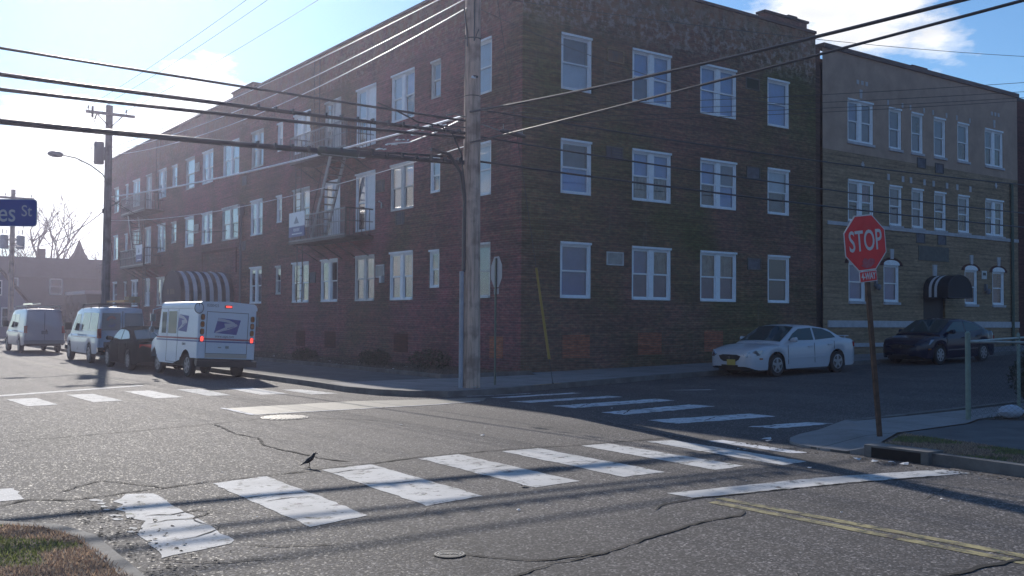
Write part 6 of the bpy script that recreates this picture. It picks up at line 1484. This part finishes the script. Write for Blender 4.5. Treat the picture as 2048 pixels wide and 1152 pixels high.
for s in (1, -1):
    mb = MB(); mb.tube([(-.015, s*.014, .08), (-.006, s*.015, .045), (-.014, s*.015, .004)], [.007, .0035, .003], 5)
    for a in (-.5, 0, .5): mb.tube([(-.014, s*.015, .004), (-.014+.024*math.cos(a), s*.015+.024*math.sin(a), .002)], [.0025, .0015], 4)
    mb.tube([(-.014, s*.015, .004), (-.034, s*.015, .002)], [.0025, .0015], 4)
    mb.build('leg', MATS['beak'], t)
    mb = MB(); w_ = [(.02, s*.034, .13), (.0, s*.040, .10), (-.03, s*.034, .075), (-.07, s*.02, .055), (-.105, s*.008, .043), (-.06, s*.016, .085), (-.02, s*.03, .12)]
    mb.prism(w_, (0, -s*.004, .002)); mb.build('wing', BIRD, t)
    mb = MB(); mb.lathe([(.0005, 0), (.003, .001), (.003, .003), (.0005, .004)], (.076, s*.0145 if s > 0 else -.0185, .195), 'y', 8); mb.build('eye', mat('eye_black', (.004, .004, .004), .1), t)

# ---------------------------------------------------------------- far end of the left street
def house(loc, w_, d_, h_, roofh, label, wallm, roofm, gable='front', wins_=(), chim=None, rotz=0):
    t = empty('house', loc, label, 'house', None, (0, 0, rotz)); hw = w_/2
    mb = MB(); mb.box(-hw, hw, 0, d_, 0, h_)
    if gable == 'front': mb.prism([(-hw, .001, h_), (hw, .001, h_), (0, .001, h_+roofh)], (0, d_-.002, 0))
    mb.build('wall', wallm, t)
    mb = MB()
    if gable == 'front':
        for s in (1, -1): mb.prism([(s*(hw+.3), -.3, h_-.12), (0, -.3, h_+roofh+.12), (0, -.3, h_+roofh+.28), (s*(hw+.38), -.3, h_+.0)], (0, d_+.6, 0))
    elif gable == 'side': mb.prism([(-hw-.3, -.3, h_), (-hw-.3, d_+.3, h_), (-hw-.3, d_/2, h_+roofh)], (w_+.6, 0, 0))
    else: mb.box(-hw-.15, hw+.15, -.15, d_+.15, h_, h_+.25)
    rf = mb.build('roof', roofm, t)
    if chim: mb = MB(); mb.box(chim[0]-.35, chim[0]+.35, d_/2-.3, d_/2+.3, h_+roofh*.5, h_+roofh+chim[1]); mb.build('chimney', BR_DARK, rf)
    for (x, z, ww, wh_) in wins_:
        mb = MB(); mb.box(x-ww/2-.1, x+ww/2+.1, -.05, 0, z-.1, z+wh_+.1); f_ = mb.build('window', WHITE_OLD, t)
        mb = MB(); mb.box(x-ww/2, x+ww/2, -.06, -.05, z, z+wh_/2-.03); mb.box(x-ww/2, x+ww/2, -.06, -.05, z+wh_/2+.03, z+wh_); mb.build('pane', CARGLASS_C, f_)
    return t
GREYW = mat('pale_siding', (.25, .24, .30), .8, var=.1, scale=.6); DROOF = mat('dark_roof', (.03, .024, .036), .9, var=.25, spec=.0, scale=2); PURP = mat('dusky_brick', (.045, .03, .045), .9, var=.2, spec=.1, scale=1)
house((-4.9, 62, 0), 4.2, 10, 2.9, 2.6, 'pale gabled house with grey roof at the far left, below the blue sign', GREYW, DROOF, 'front', [(-.8, 1.0, .8, 1.3), (.9, 1.0, .8, 1.3), (0, 3.4, .7, 1.0)])
house((3.6, 84, 0), 12.4, 5.4, 5.6, 2.1, 'long dark house with a chimney behind the bare shrubs at left', PURP, DROOF, 'side', [(-4, 1, 1, 1.6), (-1, 1, 1, 1.6), (3, 1, 1, 1.6), (-4, 4, 1, 1.4), (0, 4, 1, 1.4)], chim=(-.9, .9))
house((2.9, 57, 0), 4.6, 7, 3.45, .3, 'low flat roofed garage beside the far end of the brick block', mat('garage_dark', (.05, .045, .05), .9), mat('flat_roof_edge', (.42, .40, .42), .6), 'flat', [(-.9, 1.0, .8, 1.0)])
t = empty('turret', (7.0, 90, 0), 'dark pointed turret rising over the far roofs at left', 'turret')
mb = MB(); mb.lathe([(1.0, 0), (1.0, 7.3)], (0, 0, 0), 'z', 8); mb.build('wall', PURP, t); mb = MB(); mb.lathe([(1.35, 7.3), (.55, 8.6), (.05, 9.9)], (0, 0, 0), 'z', 8); mb.build('roof', DROOF, t)
t = empty('house', (12.5, 80, 0), 'dark flat topped house just left of the dark pole, behind the turret', 'house'); mb = MB(); mb.box(-4.6, 3, 0, 8, 0, 6.6); mb.build('wall', PURP, t); mb = MB(); mb.box(-4.8, 3.2, -.2, 8.2, 6.6, 7.0); mb.build('roof', DROOF, t)

def bare_tree(name, loc, h, seed, label, cat='tree', grp=None, spread=.5, depth=5, r0=.12, fork=.28):
    t = empty(name, loc, label, cat, grp); rn = random.Random(seed); trunk = MB(); crown = MB()
    def grow(mb, p, d, L_, r, lv):
        pts = [p]; q = p.copy(); dd = d.copy()
        for _ in range(4):
            dd = (dd+Vector((rn.uniform(-.16, .16), rn.uniform(-.16, .16), rn.uniform(-.05, .12)))).normalized(); q = q+dd*L_/4; pts.append(q.copy())
        mb.tube(pts, [r*(1-.12*k) for k in range(5)], 6 if lv < 2 else 4 if lv < 4 else 3, cap=False)
        if lv >= depth: return
        for k in range(rn.choice([2, 3, 3]) if lv else 4):
            i = rn.choice([2, 3, 4]) if k else 4
            nd = (dd+Vector((rn.uniform(-1, 1), rn.uniform(-1, 1), rn.uniform(-.25, .75)))*spread*1.3).normalized()
            grow(crown, pts[i], nd, L_*rn.uniform(.6, .85), r*.64, lv+1)
    grow(trunk, Vector((0, 0, 0)), Vector((0, 0, 1)), h*fork, r0, 0)
    trunk.build('trunk', BARK, t); crown.build('crown', BARK, t)
    return t
bare_tree('bare_tree', (3.7, 93, 0), 19, 21, 'tall bare winter tree against the sky, left of the turret', r0=.30, spread=.8)
bare_tree('bare_tree', (9.6, 96, 0), 14, 22, 'smaller bare tree between the turret and the dark pole', r0=.22, spread=.8)
bare_tree('bare_tree', (1.9, 94, 0), 15.5, 25, 'bare tree rising behind the chimney at left', r0=.24, spread=.8)
grp = 'bare shrubs behind the parked vans'
for i, (x, y, h, lab) in enumerate([(-3.9, 44, 3.6, 'bare reddish shrub left of the farthest van'), (-2.8, 47, 4.4, 'tall bare shrub above the farthest van'), (-1.6, 50, 4.6, 'bare shrub between the two vans, in front of the house'), (-.6, 54, 4.2, 'bare shrub just left of the flat garage'), (-4.4, 54, 3.4, 'bare shrub before the pale gabled house'), (-3.2, 38, 3.6, 'leaning thin bare sapling behind the window van')]):
    bare_tree('bare_shrub', (x, y, .12), h, 31+i, lab, 'shrub', grp, spread=.75, depth=5, r0=.045, fork=.22)
t = empty('hedge', (-4.6, 42, .12), 'dark low hedge at the far left behind the vans', 'hedge'); mb = MB()
for k in range(6): leaves(mb, (0, k*1.6, .8), (.8, 1.1, .85), 500, .16, 3, seed=60+k)
mb.build('foliage', [mat('hedge_dark', (.03, .022, .026), .9), LEAF[0], mat('hedge_purple', (.05, .035, .045), .9)], t)
mb = MB(); [mb.tube([(0, k*1.6, 0), (0, k*1.6, 1.0)], .04, 5) for k in range(6)]; mb.build('stem', BARK, t)

# ---------------------------------------------------------------- thin violet volume added to stand in for lens glare
hz = MB(); hz.box(-301, 301, -301, 401, -1.2, 16); HM = bpy.data.materials.new('glare_haze'); HM.use_nodes = True; ht = HM.node_tree; ht.nodes.clear()
ho = ht.nodes.new('ShaderNodeOutputMaterial'); pv = ht.nodes.new('ShaderNodeVolumePrincipled'); pv.inputs['Color'].default_value = (.84, .80, 1, 1)
pv.inputs['Density'].default_value = .0011; pv.inputs['Anisotropy'].default_value = .72; ht.links.new(pv.outputs[0], ho.inputs['Volume'])
ho_ = hz.build('glare_haze', HM); tag(ho_, 'thin violet veil added over the junction to stand in for lens glare', 'glare_haze', kind='stuff')
